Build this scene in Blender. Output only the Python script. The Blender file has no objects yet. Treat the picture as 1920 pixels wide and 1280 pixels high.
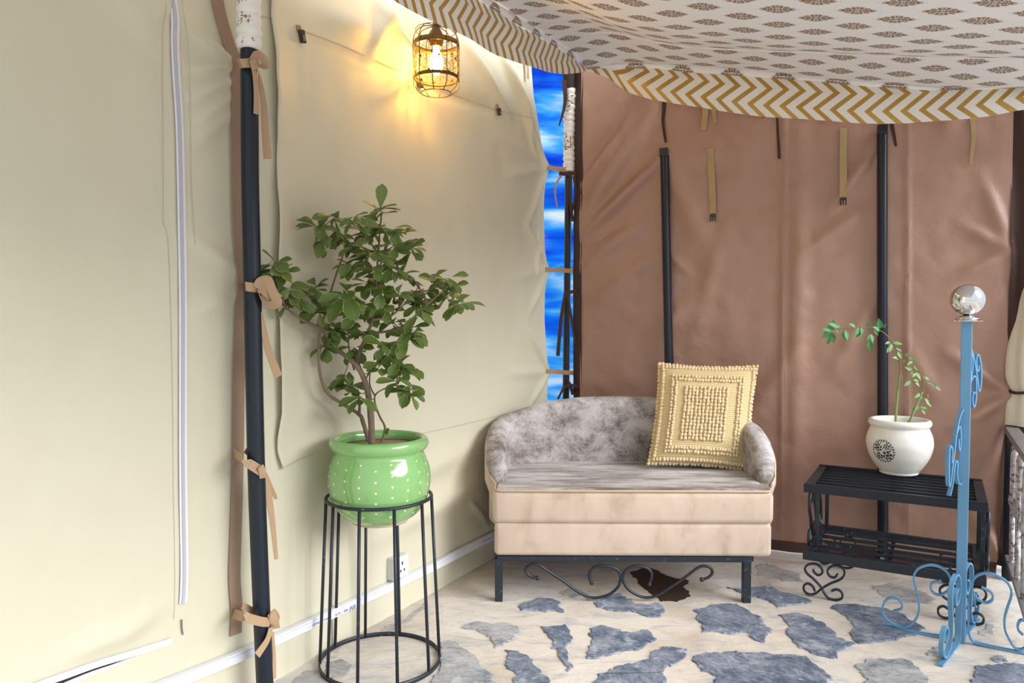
import bpy, bmesh, math, random
from mathutils import Vector, Matrix, noise
random.seed(7)
S = bpy.context.scene
COL = S.collection
PI = math.pi

# ------------------------------------------------------------------ camera
F = 1400.0; CZ = 1.25; PITCH = math.atan(50 / F)
cam_d = bpy.data.cameras.new('camera'); cam = bpy.data.objects.new('camera', cam_d); COL.objects.link(cam)
cam_d.sensor_width = 36; cam_d.lens = F / 1920 * 36; cam_d.clip_start = .02
cam.location = (0, 0, CZ); cam.rotation_euler = (PI / 2 - PITCH, 0, 0)
S.camera = cam
# ------------------------------------------------------------------ world (bright overcast sky)
W = bpy.data.worlds.new('world'); S.world = W; W.use_nodes = True
bg = W.node_tree.nodes['Background']
bg.inputs[0].default_value = (.84, .92, 1.0, 1); bg.inputs[1].default_value = .85
# soft, cloud-veiled sun shining in over the open right side of the porch
sun_d = bpy.data.lights.new('sun', 'SUN'); sun = bpy.data.objects.new('sun', sun_d); COL.objects.link(sun)
sun_d.energy = 4.0; sun_d.angle = math.radians(42); sun_d.color = (.97, .98, 1.0)
sun.rotation_euler = Vector((-.80, .48, -.54)).to_track_quat('-Z', 'Y').to_euler()
S.view_settings.view_transform = 'Standard'; S.view_settings.look = 'None'
S.view_settings.gamma = 1; S.view_settings.use_curve_mapping = False
S.view_settings.exposure = 0.36

# ------------------------------------------------------------------ pixel -> place helpers
CAM = Vector((0, 0, CZ)); cp, sp = math.cos(PITCH), math.sin(PITCH)
def ray(px, py):
    a = (px - 960) / F; b = (640 - py) / F
    return Vector((a, cp + b * sp, -sp + b * cp))
def hit(px, py, P, N):
    d = ray(px, py); return CAM + d * ((P - CAM).dot(N) / d.dot(N))
def on_floor(px, py, z=0.0): return hit(px, py, Vector((0, 0, z)), Vector((0, 0, 1)))
def at_y(px, py, y): return hit(px, py, Vector((0, y, 0)), Vector((0, 1, 0)))
LP = Vector((-.774, 2.58, 0)); LE = Vector((.4886, .8725, 0)).normalized(); LN = Vector((LE.y, -LE.x, 0))
BP = Vector((1.41, 3.915, 0)); BE = Vector((.935, -.355, 0)).normalized(); BN = Vector((BE.y, -BE.x, 0))
if BN.y > 0: BN = -BN
def on_left(px, py, off=0.0): return hit(px, py, LP + LN * off, LN)
def on_brown(px, py, off=0.0): return hit(px, py, BP + BN * off, BN)
def interp(x, pts):
    if x <= pts[0][0]: return pts[0][1]
    for (a, b), (c, d) in zip(pts, pts[1:]):
        if x <= c: return b + (d - b) * (x - a) / max(1e-9, c - a)
    return pts[-1][1]
def catmull(P, n=6, closed=False):
    P = [Vector(p) for p in P]; out = []; m = len(P)
    for i in range(m if closed else m - 1):
        if closed: p0, p1, p2, p3 = P[i - 1], P[i], P[(i + 1) % m], P[(i + 2) % m]
        else: p0, p1, p2, p3 = P[max(i - 1, 0)], P[i], P[i + 1], P[min(i + 2, m - 1)]
        for k in range(n):
            t = k / n
            out.append(.5 * ((2 * p1) + (p2 - p0) * t + (2 * p0 - 5 * p1 + 4 * p2 - p3) * t * t + (3 * p1 - p0 - 3 * p2 + p3) * t ** 3))
    if not closed: out.append(P[-1].copy())
    return out
def sstep(a, b, x):
    t = max(0, min(1, (x - a) / (b - a))); return t * t * (3 - 2 * t)

# ------------------------------------------------------------------ materials
class NT:
    def __init__(s, name):
        s.m = bpy.data.materials.new(name); s.m.use_nodes = True
        s.t = s.m.node_tree; s.b = s.t.nodes['Principled BSDF']; s.out = s.t.nodes['Material Output']
    def n(s, kind, **kw):
        x = s.t.nodes.new(kind)
        for k, v in kw.items(): setattr(x, k, v)
        return x
    def l(s, a, b): s.t.links.new(a, b)
    def put(s, sock, v):
        if isinstance(v, (int, float)): sock.default_value = v
        elif isinstance(v, (tuple, list)): sock.default_value = (*v, 1)[:4] if len(sock.default_value) == 4 else v
        else: s.l(v, sock)
    def ma(s, op, a, b=0.0, c=0.0):
        x = s.n('ShaderNodeMath', operation=op)
        s.put(x.inputs[0], a); s.put(x.inputs[1], b); s.put(x.inputs[2], c); return x.outputs[0]
    def mix(s, f, a, b, blend='MIX'):
        x = s.n('ShaderNodeMix', data_type='RGBA', blend_type=blend)
        s.put(x.inputs[0], f); s.put(x.inputs[6], a); s.put(x.inputs[7], b); return x.outputs[2]
    def coord(s, kind='Object', scale=(1, 1, 1), rot=(0, 0, 0)):
        c = s.n('ShaderNodeTexCoord'); mp = s.n('ShaderNodeMapping')
        mp.inputs['Scale'].default_value = scale; mp.inputs['Rotation'].default_value = rot
        s.l(c.outputs[kind], mp.inputs[0]); return mp.outputs[0]
    def noise(s, vec, scale, detail=4, rough=.55, dist=0):
        x = s.n('ShaderNodeTexNoise'); s.l(vec, x.inputs['Vector'])
        x.inputs['Scale'].default_value = scale; x.inputs['Detail'].default_value = detail
        x.inputs['Roughness'].default_value = rough; x.inputs['Distortion'].default_value = dist
        return x.outputs[0]
    def ramp(s, f, stops):
        x = s.n('ShaderNodeValToRGB'); e = x.color_ramp.elements
        while len(e) < len(stops): e.new(.5)
        for el, (p, c) in zip(e, stops):
            el.position = p; el.color = (*c, 1) if len(c) == 3 else c
        s.l(f, x.inputs[0]); return x.outputs[0]
    def bump(s, h, strength=.3, dist=.01, chain=None):
        x = s.n('ShaderNodeBump'); x.inputs['Strength'].default_value = strength; x.inputs['Distance'].default_value = dist
        s.l(h, x.inputs['Height'])
        if chain is not None: s.l(chain, x.inputs['Normal'])
        s.l(x.outputs[0], s.b.inputs['Normal']); return x.outputs[0]
    def fin(s, col=None, rough=None, metal=None, spec=None, coat=None, sheen=None):
        if col is not None: s.put(s.b.inputs['Base Color'], col)
        if rough is not None: s.put(s.b.inputs['Roughness'], rough)
        if metal is not None: s.put(s.b.inputs['Metallic'], metal)
        if spec is not None: s.put(s.b.inputs['Specular IOR Level'], spec)
        if coat is not None: s.put(s.b.inputs['Coat Weight'], coat); s.b.inputs['Coat Roughness'].default_value = .06
        if sheen is not None: s.put(s.b.inputs['Sheen Weight'], sheen)
        return s.m
def simple(name, c1, c2=None, rough=.5, metal=0, nscale=8, bscale=60, bstr=.1, spec=.5, coat=None, sheen=None, kind='Object'):
    k = NT(name); v = k.coord(kind)
    c2 = c2 or tuple(x * .85 for x in c1)
    f = k.noise(v, nscale, 5, .6)
    col = k.mix(k.ma('SMOOTHSTEP', f, .35, .68) if False else f, c1, c2)
    if bstr: k.bump(k.noise(v, bscale, 3), bstr, .004)
    return k.fin(col, rough, metal, spec, coat, sheen)

M = {}
# cream tent canvas, fine weave
k = NT('cream_canvas'); v = k.coord('Object')
col = k.mix(k.noise(v, 1.6, 5, .6), (.655, .615, .475), (.60, .555, .415))
col = k.mix(k.ma('MULTIPLY', k.ma('GREATER_THAN', k.noise(v, 26, 6, .75), .74), .35), col, (.30, .25, .15))
wv = k.n('ShaderNodeTexWave', bands_direction='Z'); k.l(v, wv.inputs[0]); wv.inputs['Scale'].default_value = 160; wv.inputs['Distortion'].default_value = 1
b1 = k.bump(k.noise(v, 7, 5, .6, .6), .22, .012); k.bump(wv.outputs[1], .06, .001, b1)
M['cream'] = k.fin(col, .55, 0, .35)
M['cream_flat'] = simple('cream_cloth', (.78, .73, .60), (.72, .66, .53), .6, nscale=4, bscale=40, bstr=.15, spec=.3)
# brown coated tarpaulin
k = NT('brown_tarpaulin'); v = k.coord('Object')
col = k.mix(k.noise(v, 2.0, 5, .6), (.385, .222, .16), (.325, .18, .125))
vo = k.n('ShaderNodeTexVoronoi', feature='SMOOTH_F1'); k.l(k.coord('Object', (1, 1, 1.3), (.3, .2, .5)), vo.inputs[0]); vo.inputs['Scale'].default_value = 6.5
b1 = k.bump(vo.outputs[0], .30, .035); b2 = k.bump(k.noise(v, 12, 5, .65, 1.2), .32, .010, b1)
M['brown'] = k.fin(col, .42, 0, .6)
M['dark_brown'] = simple('dark_brown_band', (.060, .026, .018), (.042, .018, .013), .6, nscale=6, spec=.3)
M['dark_hem'] = simple('dark_brown_hem', (.10, .05, .04), (.06, .03, .025), .6, nscale=6, spec=.3)
M['webbing'] = simple('mauve_brown_webbing', (.36, .25, .175), (.31, .21, .15), .75, nscale=20, bscale=300, bstr=.25, spec=.2)
M['tie'] = simple('tan_ribbon', (.46, .31, .19), (.40, .26, .155), .7, nscale=14, bscale=250, bstr=.2, spec=.25)
M['strap'] = simple('khaki_webbing_strap', (.44, .32, .16), (.36, .26, .125), .8, nscale=20, bscale=320, bstr=.3, spec=.2)
M['stitch'] = simple('tan_thread', (.50, .42, .27), (.42, .34, .21), .8, nscale=20)
M['zip'] = simple('lavender_white_zip_tape', (.80, .80, .86), (.72, .72, .80), .55, nscale=30, bscale=200, bstr=.1)
M['zip_teeth'] = simple('grey_zip_coil', (.55, .53, .58), (.42, .40, .46), .5, nscale=200, bscale=300, bstr=.4)
M['black_plastic'] = simple('black_plastic', (.012, .011, .012), (.02, .018, .02), .35)
M['black_metal'] = simple('black_blue_painted_metal', (.008, .011, .017), (.014, .019, .029), .42, 0, nscale=12, bscale=60, bstr=.06, spec=.35)
M['pole'] = simple('dark_navy_pole_paint', (.006, .010, .018), (.010, .016, .028), .34, 0, nscale=6, bscale=20, bstr=.02, spec=.38)
# dusty black iron
k = NT('dusty_black_iron'); v = k.coord('Object')
f = k.ma('GREATER_THAN', k.noise(v, 55, 5, .75), .64)
col = k.mix(k.ma('MULTIPLY', f, .5), k.mix(k.noise(v, 7), (.008, .012, .019), (.018, .025, .037)), (.28, .32, .40))
k.bump(k.noise(v, 70, 4), .15, .003); M['iron'] = k.fin(col, .42, 0, .5)
k = NT('blue_painted_iron'); v = k.coord('Object')
f = k.ma('GREATER_THAN', k.noise(v, 60, 5, .75), .70)
col = k.mix(k.ma('MULTIPLY', f, .35), k.mix(k.noise(v, 6), (.105, .27, .46), (.13, .32, .52)), (.45, .50, .58))
k.bump(k.noise(v, 45, 4), .1, .003); M['blue'] = k.fin(col, .36, 0, .5)
M['chrome'] = simple('polished_steel', (.78, .78, .78), (.70, .70, .70), .07, 1, nscale=5, bscale=4, bstr=.02)
k = NT('rusty_white_iron'); v = k.coord('Object')
col = k.ramp(k.noise(v, 38, 6, .75), [(.40, (.62, .59, .60)), (.52, (.50, .46, .46)), (.60, (.10, .06, .05))])
k.bump(k.noise(v, 60, 4), .3, .004); M['rust'] = k.fin(col, .6)
M['rail'] = simple('grey_rail_paint', (.20, .19, .19), (.10, .09, .09), .4, nscale=14)
# grey distressed velvet
def velvet(name, sc):
    k = NT(name); v = k.coord('Object', sc)
    f1 = k.noise(v, 5.5, 8, .72, .3); f2 = k.noise(k.coord('Object'), 240, 2, .5)
    f = k.ma('ADD', f1, k.ma('MULTIPLY', k.ma('SUBTRACT', f2, .5), .34))
    col = k.ramp(f, [(.35, (.10, .075, .066)), (.44, (.21, .17, .155)), (.52, (.40, .36, .35)), (.64, (.58, .555, .56))])
    k.bump(f2, .15, .002); return k.fin(col, .75, 0, .2, sheen=.25)
M['velvet_back'] = velvet('grey_distressed_velvet', (1, 1, 1))
M['velvet_seat'] = velvet('grey_streaked_velvet', (.55, 2.4, 1))
k = NT('beige_suede'); v = k.coord('Object', (1.4, 1, .8))
col = k.ramp(k.noise(v, 6, 5, .6, .4), [(.33, (.49, .36, .27)), (.47, (.60, .465, .365)), (.70, (.66, .525, .425))])
k.bump(k.noise(k.coord('Object'), 160, 2), .06, .002); M['suede'] = k.fin(col, .72, 0, .2, sheen=.3)
M['piping'] = simple('beige_piping', (.60, .45, .32), (.52, .38, .26), .65, nscale=20)
# cushion
k = NT('cream_woven_cotton'); v = k.coord('UV', (1, 1, 1))
wv = k.n('ShaderNodeTexWave', bands_direction='Y'); k.l(v, wv.inputs[0]); wv.inputs['Scale'].default_value = 16; wv.inputs['Distortion'].default_value = 1.2; wv.inputs['Detail Scale'].default_value = 20
wx = k.n('ShaderNodeTexWave', bands_direction='X'); k.l(v, wx.inputs[0]); wx.inputs['Scale'].default_value = 22
h = k.ma('MULTIPLY', wv.outputs[1], k.ma('ADD', k.ma('MULTIPLY', wx.outputs[1], .4), .6))
col = k.mix(h, (.56, .42, .20), (.80, .66, .38)); k.bump(h, .5, .004); M['weave'] = k.fin(col, .8, 0, .2)
M['tuft'] = simple('cream_cotton_tufts', (.84, .68, .44), (.72, .54, .32), .85, nscale=40, bscale=250, bstr=.4, spec=.15)
# ceramics
M['green'] = simple('green_glaze', (.225, .475, .145), (.26, .51, .175), .12, nscale=6, bscale=6, bstr=.03, spec=.6, coat=.6)
M['white_dot'] = simple('white_enamel_dots', (.85, .84, .72), (.8, .8, .66), .25)
M['terracotta'] = simple('bare_clay_foot', (.62, .48, .30), (.55, .40, .24), .8)
k = NT('white_crackle_glaze'); v = k.coord('Object')
col = k.mix(k.ma('SMOOTH_MIN', k.noise(v, 9, 6, .6), .8, .1), (.84, .82, .79), (.76, .73, .66)); k.bump(k.noise(v, 20, 4), .05, .003)
M['whitepot'] = k.fin(col, .22, 0, .5, coat=.3)
M['print'] = simple('charcoal_print', (.028, .028, .032), (.045, .045, .05), .45)
M['soil'] = simple('dry_pale_soil', (.42, .28, .17), (.28, .18, .11), .95, nscale=40, bscale=90, bstr=.6)
M['soil_grey'] = simple('grey_potting_grit', (.50, .46, .42), (.18, .14, .10), .95, nscale=50, bscale=90, bstr=.6)
# plants
def leafmat(name, a, b, edge=None):
    k = NT(name); uv = k.n('ShaderNodeTexCoord').outputs['UV']; sx = k.n('ShaderNodeSeparateXYZ'); k.l(uv, sx.inputs[0])
    o = k.n('ShaderNodeObjectInfo')
    col = k.mix(o.outputs['Random'], a, b)
    col = k.mix(k.ma('MULTIPLY', k.noise(k.coord('Object'), 60, 4), .35), col, tuple(x * 1.5 for x in a))
    if edge:
        rim = k.ma('ADD', sx.outputs[0], k.ma('MULTIPLY', k.ma('SUBTRACT', k.noise(k.coord('Object'), 150, 3), .5), .55))
        col = k.mix(k.ma('GREATER_THAN', rim, .97), col, edge)
    mid = k.ma('LESS_THAN', sx.outputs[0], .05)
    col = k.mix(k.ma('MULTIPLY', mid, .5), col, tuple(min(1, x * 2.2) for x in a))
    k.fin(col, .38, 0, .45)
    tr = k.n('ShaderNodeBsdfTranslucent'); k.l(col, tr.inputs[0])
    ms = k.n('ShaderNodeMixShader'); ms.inputs[0].default_value = .22
    k.l(k.b.outputs[0], ms.inputs[1]); k.l(tr.outputs[0], ms.inputs[2]); k.l(ms.outputs[0], k.out.inputs[0]); return k.m
M['leaf'] = leafmat('variegated_leaf', (.105, .165, .035), (.17, .23, .06), (.60, .64, .32))
M['roseleaf'] = leafmat('rose_leaf', (.05, .20, .055), (.13, .30, .11))
M['youngleaf'] = leafmat('young_rose_leaf', (.22, .36, .09), (.20, .34, .20))
M['bark'] = simple('grey_brown_bark', (.23, .165, .115), (.15, .105, .075), .85, nscale=35, bscale=90, bstr=.5)
M['greenstem'] = simple('green_stem', (.17, .28, .07), (.23, .30, .10), .6, nscale=25)
M['redstem'] = simple('thin_red_green_stem', (.15, .16, .06), (.20, .12, .06), .6, nscale=25)
# floor
k = NT('mortar'); v = k.coord('Object')
n1 = k.noise(v, 2.3, 7, .62, .5); n2 = k.noise(k.coord('Object', (1.2, 3.2, 1), (0, 0, .45)), 5, 8, .7, .8)
col = k.ramp(n1, [(.30, (.54, .46, .37)), (.48, (.68, .61, .53)), (.70, (.75, .70, .65))])
col = k.mix(k.ramp(n2, [(.50, (0, 0, 0)), (.66, (.75, .75, .75))]), col, (.40, .42, .46))
col = k.mix(k.ramp(k.noise(k.coord('Object', (1, 2.4, 1), (0, 0, -.7)), 13, 8, .75, 1.6), [(.62, (0, 0, 0)), (.70, (.6, .6, .6))]), col, (.20, .16, .13))
b1 = k.bump(n1, .35, .05); b2 = k.bump(n2, .35, .012, b1); k.bump(k.noise(v, 60, 6, .7), .25, .004, b2)
M['mortar'] = k.fin(col, .75, 0, .3)
def slate(name, rot, dark, light, lo=.50, hi=.70):
    k = NT(name); w = k.coord('Object'); oi = k.n('ShaderNodeObjectInfo'); vr = k.n('ShaderNodeVectorRotate', rotation_type='Z_AXIS')
    k.l(w, vr.inputs['Vector']); k.l(k.ma('ADD', k.ma('MULTIPLY', oi.outputs['Random'], 1.3), rot - .5), vr.inputs['Angle'])
    mp = k.n('ShaderNodeMapping'); mp.inputs['Scale'].default_value = (1.0, 5.0, 1); k.l(vr.outputs[0], mp.inputs[0])
    streak = k.noise(mp.outputs[0], 15, 9, .8, 1.4); patch = k.noise(w, 7, 7, .68, .6); fine = k.noise(w, 60, 6, .8)
    f = k.ma('ADD', k.ma('ADD', k.ma('MULTIPLY', streak, .40), k.ma('MULTIPLY', patch, .38)), k.ma('MULTIPLY', fine, .22))
    col = k.ramp(f, [(.36, tuple(x * .5 for x in dark)), (.455, dark), (lo + .02, tuple((a * 1.6 + b) / 2.6 for a, b in zip(dark, light))), (hi - .09, light)])
    smear = k.ramp(k.noise(w, 10, 7, .7, .8), [(.56, (0, 0, 0)), (.66, (.85, .85, .85))])
    col = k.mix(smear, col, tuple(min(1, x * 1.12) for x in light))
    b1 = k.bump(f, .7, .012); k.bump(fine, .25, .003, b1); return k.fin(col, .55, 0, .4)
M['slate0'] = slate('blue_slate', .35, (.10, .14, .215), (.47, .49, .55))
M['slate1'] = slate('blue_slate_streaked', .75, (.09, .125, .19), (.46, .49, .56))
M['slate2'] = slate('pale_worn_slate', -.3, (.22, .25, .29), (.58, .57, .57), .46, .66)
M['slate3'] = slate('dusty_faint_slate', .5, (.34, .34, .35), (.60, .56, .52), .46, .66)
M['wet'] = simple('dark_wet_stain', (.035, .022, .015), (.06, .045, .035), .35, nscale=6)
M['ground'] = simple('pale_outside_ground', (.52, .50, .48), (.44, .42, .40), .9, nscale=1)
# canopy prints
k = NT('printed_canopy_cotton'); uv = k.n('ShaderNodeTexCoord').outputs['UV']; sx = k.n('ShaderNodeSeparateXYZ'); k.l(uv, sx.inputs[0])
PU, PV = .25, .175
def motif(off):
    fx = k.ma('MULTIPLY', k.ma('ABSOLUTE', k.ma('SUBTRACT', k.ma('FRACT', k.ma('ADD', k.ma('DIVIDE', sx.outputs[0], PU), off)), .5)), PU)
    fy = k.ma('MULTIPLY', k.ma('ABSOLUTE', k.ma('SUBTRACT', k.ma('FRACT', k.ma('ADD', k.ma('DIVIDE', sx.outputs[1], PV), off)), .5)), PV)
    lob = k.ma('MULTIPLY', k.ma('SINE', k.ma('MULTIPLY', fx, 330)), .09)
    d = k.ma('ADD', k.ma('ADD', k.ma('DIVIDE', fx, .068), k.ma('DIVIDE', fy, .046)), lob)
    inside = k.ma('LESS_THAN', d, 1.0)
    cb = k.n('ShaderNodeCombineXYZ'); k.l(fx, cb.inputs[0]); k.l(fy, cb.inputs[1])
    vo = k.n('ShaderNodeTexVoronoi', feature='DISTANCE_TO_EDGE'); k.l(cb.outputs[0], vo.inputs[0]); vo.inputs['Scale'].default_value = 105
    lace = k.ma('LESS_THAN', vo.outputs[0], .13)
    core = k.ma('LESS_THAN', k.ma('ABSOLUTE', k.ma('SUBTRACT', d, .55)), .07)
    return k.ma('MULTIPLY', inside, k.ma('MAXIMUM', lace, core))
mk = k.ma('MAXIMUM', motif(0.0), motif(.5))
col = k.mix(mk, (.85, .845, .86), (.24, .155, .10)); k.bump(k.noise(k.coord('Object'), 5, 4), .25, .02)
M['canopy'] = k.fin(col, .75, 0, .2)
k.put(k.b.inputs['Subsurface Weight'], 0.0)
k = NT('gold_chevron_cotton'); uv = k.n('ShaderNodeTexCoord').outputs['UV']; sx = k.n('ShaderNodeSeparateXYZ'); k.l(uv, sx.inputs[0])
tri = k.ma('PINGPONG', k.ma('ADD', sx.outputs[1], .03), .085)
ph = k.ma('FRACT', k.ma('DIVIDE', k.ma('SUBTRACT', sx.outputs[0], k.ma('MULTIPLY', tri, -1.15)), .078))
st = k.ma('LESS_THAN', ph, .40)
col = k.mix(st, (.80, .77, .73), k.mix(k.noise(k.coord('Object'), 30, 3), (.42, .245, .05), (.52, .33, .085)))
k.bump(k.noise(k.coord('Object'), 14, 4), .2, .01)
M['chevron'] = k.fin(col, k.ma('SUBTRACT', .75, k.ma('MULTIPLY', st, .35)), k.ma('MULTIPLY', st, .25), .3)
k = NT('printed_wrap_cotton'); v = k.coord('Object')
f = k.ma('MULTIPLY', k.ma('GREATER_THAN', k.noise(v, 16, 3), .55), k.ma('GREATER_THAN', k.noise(v, 130, 3), .52))
col = k.mix(f, (.80, .77, .73), (.22, .15, .07)); k.bump(k.noise(k.coord('Object', (1, 1, 6)), 22, 4), .4, .01)
M['wrap'] = k.fin(col, .8, 0, .2)
# tarp
k = NT('blue_plastic_tarp'); v = k.coord('Object', (1, 1, 5), (0, .12, 0))
col = k.ramp(k.noise(v, 1.3, 3, .5, .4), [(.34, (.0, .05, .70)), (.47, (.005, .18, .95)), (.55, (.05, .40, .97)), (.64, (.50, .75, 1.0)), (.72, (.85, .92, 1.0))])  # whitish streaks paint the sheen of the folds into the blue
k.bump(k.noise(v, 3, 5), .4, .03); k.fin(col, .25, 0, .5)
tr = k.n('ShaderNodeBsdfTranslucent'); k.l(col, tr.inputs[0]); ms = k.n('ShaderNodeMixShader'); ms.inputs[0].default_value = .75
k.l(k.b.outputs[0], ms.inputs[1]); k.l(tr.outputs[0], ms.inputs[2]); k.l(ms.outputs[0], k.out.inputs[0]); M['tarp'] = k.m
# lamp
M['brass'] = simple('aged_brass_wire', (.16, .10, .03), (.10, .06, .02), .45, .6, nscale=30)
k = NT('lit_bulb'); k.fin((1, .8, .45), .2); k.b.inputs['Emission Color'].default_value = (1, .52, .09, 1); k.b.inputs['Emission Strength'].default_value = 135; M['bulb'] = k.m
M['socket'] = simple('white_plastic', (.82, .82, .82), (.78, .78, .79), .3, nscale=10, bstr=.02)
M['box_grey'] = simple('pale_grey_plastic', (.62, .62, .62), (.58, .58, .58), .4, nscale=10, bstr=.02)
M['conduit'] = simple('white_pvc_conduit', (.80, .81, .88), (.75, .76, .84), .3, nscale=10, bstr=.02)
M['ink'] = simple('blue_ink', (.035, .04, .30), (.05, .055, .36), .5)
M['steel'] = simple('dull_zinc', (.45, .43, .36), (.3, .28, .22), .4, .8)
M['dark_gap'] = simple('dark_sleeve_and_gap_shade', (.02, .012, .009), (.03, .018, .012), .9)  # near-black for the pole's top sleeve and the painted shade of the zip gap

# ------------------------------------------------------------------ object helpers
def link(name, me, mat, parent=None, smooth=True):
    if mat is not None and not me.materials: me.materials.append(M[mat] if isinstance(mat, str) else mat)
    if smooth:
        for p in me.polygons: p.use_smooth = True
    o = bpy.data.objects.new(name, me); COL.objects.link(o)
    if parent is not None: o.parent = parent
    return o
def tag(o, label=None, cat=None, group=None, kind=None):
    for key, v in (('label', label), ('category', cat), ('group', group), ('kind', kind)):
        if v: o[key] = v
    return o
def thing(name, label, cat, loc=(0, 0, 0), rz=0, group=None):
    o = bpy.data.objects.new(name, None); COL.objects.link(o); o.location = loc; o.rotation_euler = (0, 0, rz)
    o.empty_display_size = .05; return tag(o, label, cat, group)
class MB:
    """collects shapes into one mesh"""
    def __init__(s): s.v = []; s.f = []; s.uv = None; s.flat = []
    def add(s, V, Fc):
        b = len(s.v); s.v += [tuple(x) for x in V]; s.f += [[i + b for i in f] for f in Fc]; return s
    def box(s, c, d, mat=None):
        V = [Vector((x * d[0] / 2, y * d[1] / 2, z * d[2] / 2)) for x in (-1, 1) for y in (-1, 1) for z in (-1, 1)]
        if mat is not None: V = [mat @ p for p in V]
        V = [p + Vector(c) for p in V]
        return s.add(V, [(0, 1, 3, 2), (4, 6, 7, 5), (0, 4, 5, 1), (2, 3, 7, 6), (0, 2, 6, 4), (1, 5, 7, 3)])
    def sweep(s, P, prof, up=None, closed=False, scale=None, cap=True):
        P = [Vector(p) for p in P]; n = len(P); m = len(prof); V = []
        T = []
        for i in range(n):
            a = P[i - 1] if (i > 0 or closed) else P[i]; b = P[(i + 1) % n] if (i < n - 1 or closed) else P[i]
            t = (b - a); T.append(t.normalized() if t.length > 1e-9 else Vector((0, 0, 1)))
        nrm = Vector(up) if up is not None else (Vector((0, 0, 1)) if abs(T[0].z) < .9 else Vector((1, 0, 0)))
        for i in range(n):
            if up is not None: nrm = Vector(up)
            x = T[i].cross(nrm)
            if x.length < 1e-6: x = T[i].orthogonal()
            x.normalize(); y = x.cross(T[i]).normalized()
            if up is None: nrm = y
            q = scale[i] if scale else 1
            for a, b in prof: V.append(P[i] + x * a * q + y * b * q)
        Fc = []
        for i in range(n if closed else n - 1):
            j = (i + 1) % n
            for c in range(m): Fc.append((i * m + c, i * m + (c + 1) % m, j * m + (c + 1) % m, j * m + c))
        if not closed and cap: Fc += [tuple(range(m))[::-1], tuple((n - 1) * m + c for c in range(m))]
        return s.add(V, Fc)
    def tube(s, P, r, n=8, closed=False, scale=None): return s.sweep(P, circ(r, n), None, closed, scale)
    def bar(s, P, w, h, up, closed=False): return s.sweep(P, [(-w / 2, -h / 2), (w / 2, -h / 2), (w / 2, h / 2), (-w / 2, h / 2)], up, closed)
    def lathe(s, prof, c=(0, 0, 0), n=40, rmod=None):
        V = []; m = len(prof)
        for i in range(n):
            a = 2 * PI * i / n
            for j, (r, z) in enumerate(prof):
                q = rmod(a, z, r) if rmod else r
                V.append(Vector(c) + Vector((math.cos(a) * q, math.sin(a) * q, z)))
        Fc = [(i * m + j, ((i + 1) % n) * m + j, ((i + 1) % n) * m + j + 1, i * m + j + 1) for i in range(n) for j in range(m - 1)]
        if prof[0][0] > 1e-6: Fc.append(tuple(i * m for i in range(n))[::-1])
        if prof[-1][0] > 1e-6: Fc.append(tuple(i * m + m - 1 for i in range(n)))
        return s.add(V, Fc)
    def build(s, name, mat, parent=None, smooth=True, solid=0, bevel=0, sub=0, auto=None):
        me = bpy.data.meshes.new(name); me.from_pydata(s.v, [], s.f); me.update()
        bm = bmesh.new(); bm.from_mesh(me)
        bmesh.ops.remove_doubles(bm, verts=bm.verts, dist=1e-6) if not s.uv else None
        bmesh.ops.recalc_face_normals(bm, faces=bm.faces); bm.to_mesh(me); bm.free()
        if s.uv:
            ul = me.uv_layers.new(name='UVMap')
            for lp in me.loops: ul.data[lp.index].uv = s.uv[lp.vertex_index]
        o = link(name, me, mat, parent, smooth and not (solid and getattr(s, 'rib', False)))
        if solid: md = o.modifiers.new('thickness', 'SOLIDIFY'); md.thickness = solid; md.offset = 0
        if bevel: md = o.modifiers.new('bevel', 'BEVEL'); md.width = bevel; md.segments = 3; md.limit_method = 'ANGLE'
        if sub: md = o.modifiers.new('sub', 'SUBSURF'); md.levels = sub; md.render_levels = sub
        if auto is not None: me.set_sharp_from_angle(angle=math.radians(auto))
        return o
def circ(r, n): return [(r * math.cos(2 * PI * i / n), r * math.sin(2 * PI * i / n)) for i in range(n)]
def grid(nu, nv, fn, uvfn=None):
    b = MB(); b.v = [tuple(fn(i / nu, j / nv)) for j in range(nv + 1) for i in range(nu + 1)]
    b.f = [[j * (nu + 1) + i, j * (nu + 1) + i + 1, (j + 1) * (nu + 1) + i + 1, (j + 1) * (nu + 1) + i] for j in range(nv) for i in range(nu)]
    if uvfn: b.uv = [tuple(uvfn(i / nu, j / nv)) for j in range(nv + 1) for i in range(nu + 1)]
    return b
def world_to(o, P):
    mi = Matrix.Translation(o.location) @ o.rotation_euler.to_matrix().to_4x4(); mi.invert(); return [mi @ Vector(p) for p in P]
def ribbon(P, w, nrm, twist=0, n=4, wob=.0):
    """flat ribbon along 3D points; width lies in the plane with normal nrm (rotated by twist along the way)"""
    P = catmull(P, n); b = MB(); V = []; L = len(P)
    for i, p in enumerate(P):
        t = (P[min(i + 1, L - 1)] - P[max(i - 1, 0)]).normalized()
        sd = t.cross(Vector(nrm)).normalized()
        if twist: sd = Matrix.Rotation(twist * i / (L - 1), 3, t) @ sd
        ww = w[0] + (w[1] - w[0]) * i / (L - 1) if isinstance(w, tuple) else w
        o = Vector(nrm) * (wob * math.sin(i * 1.3))
        V += [p - sd * ww / 2 + o, p + sd * ww / 2 + o]
    b.add(V, [(2 * i, 2 * i + 1, 2 * i + 3, 2 * i + 2) for i in range(L - 1)]); b.rib = True; return b
def segdist(p, a, b):
    ab = b - a; t = max(0, min(1, (p - a).dot(ab) / max(1e-9, ab.dot(ab)))); return (p - (a + ab * t)).length, t

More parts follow.
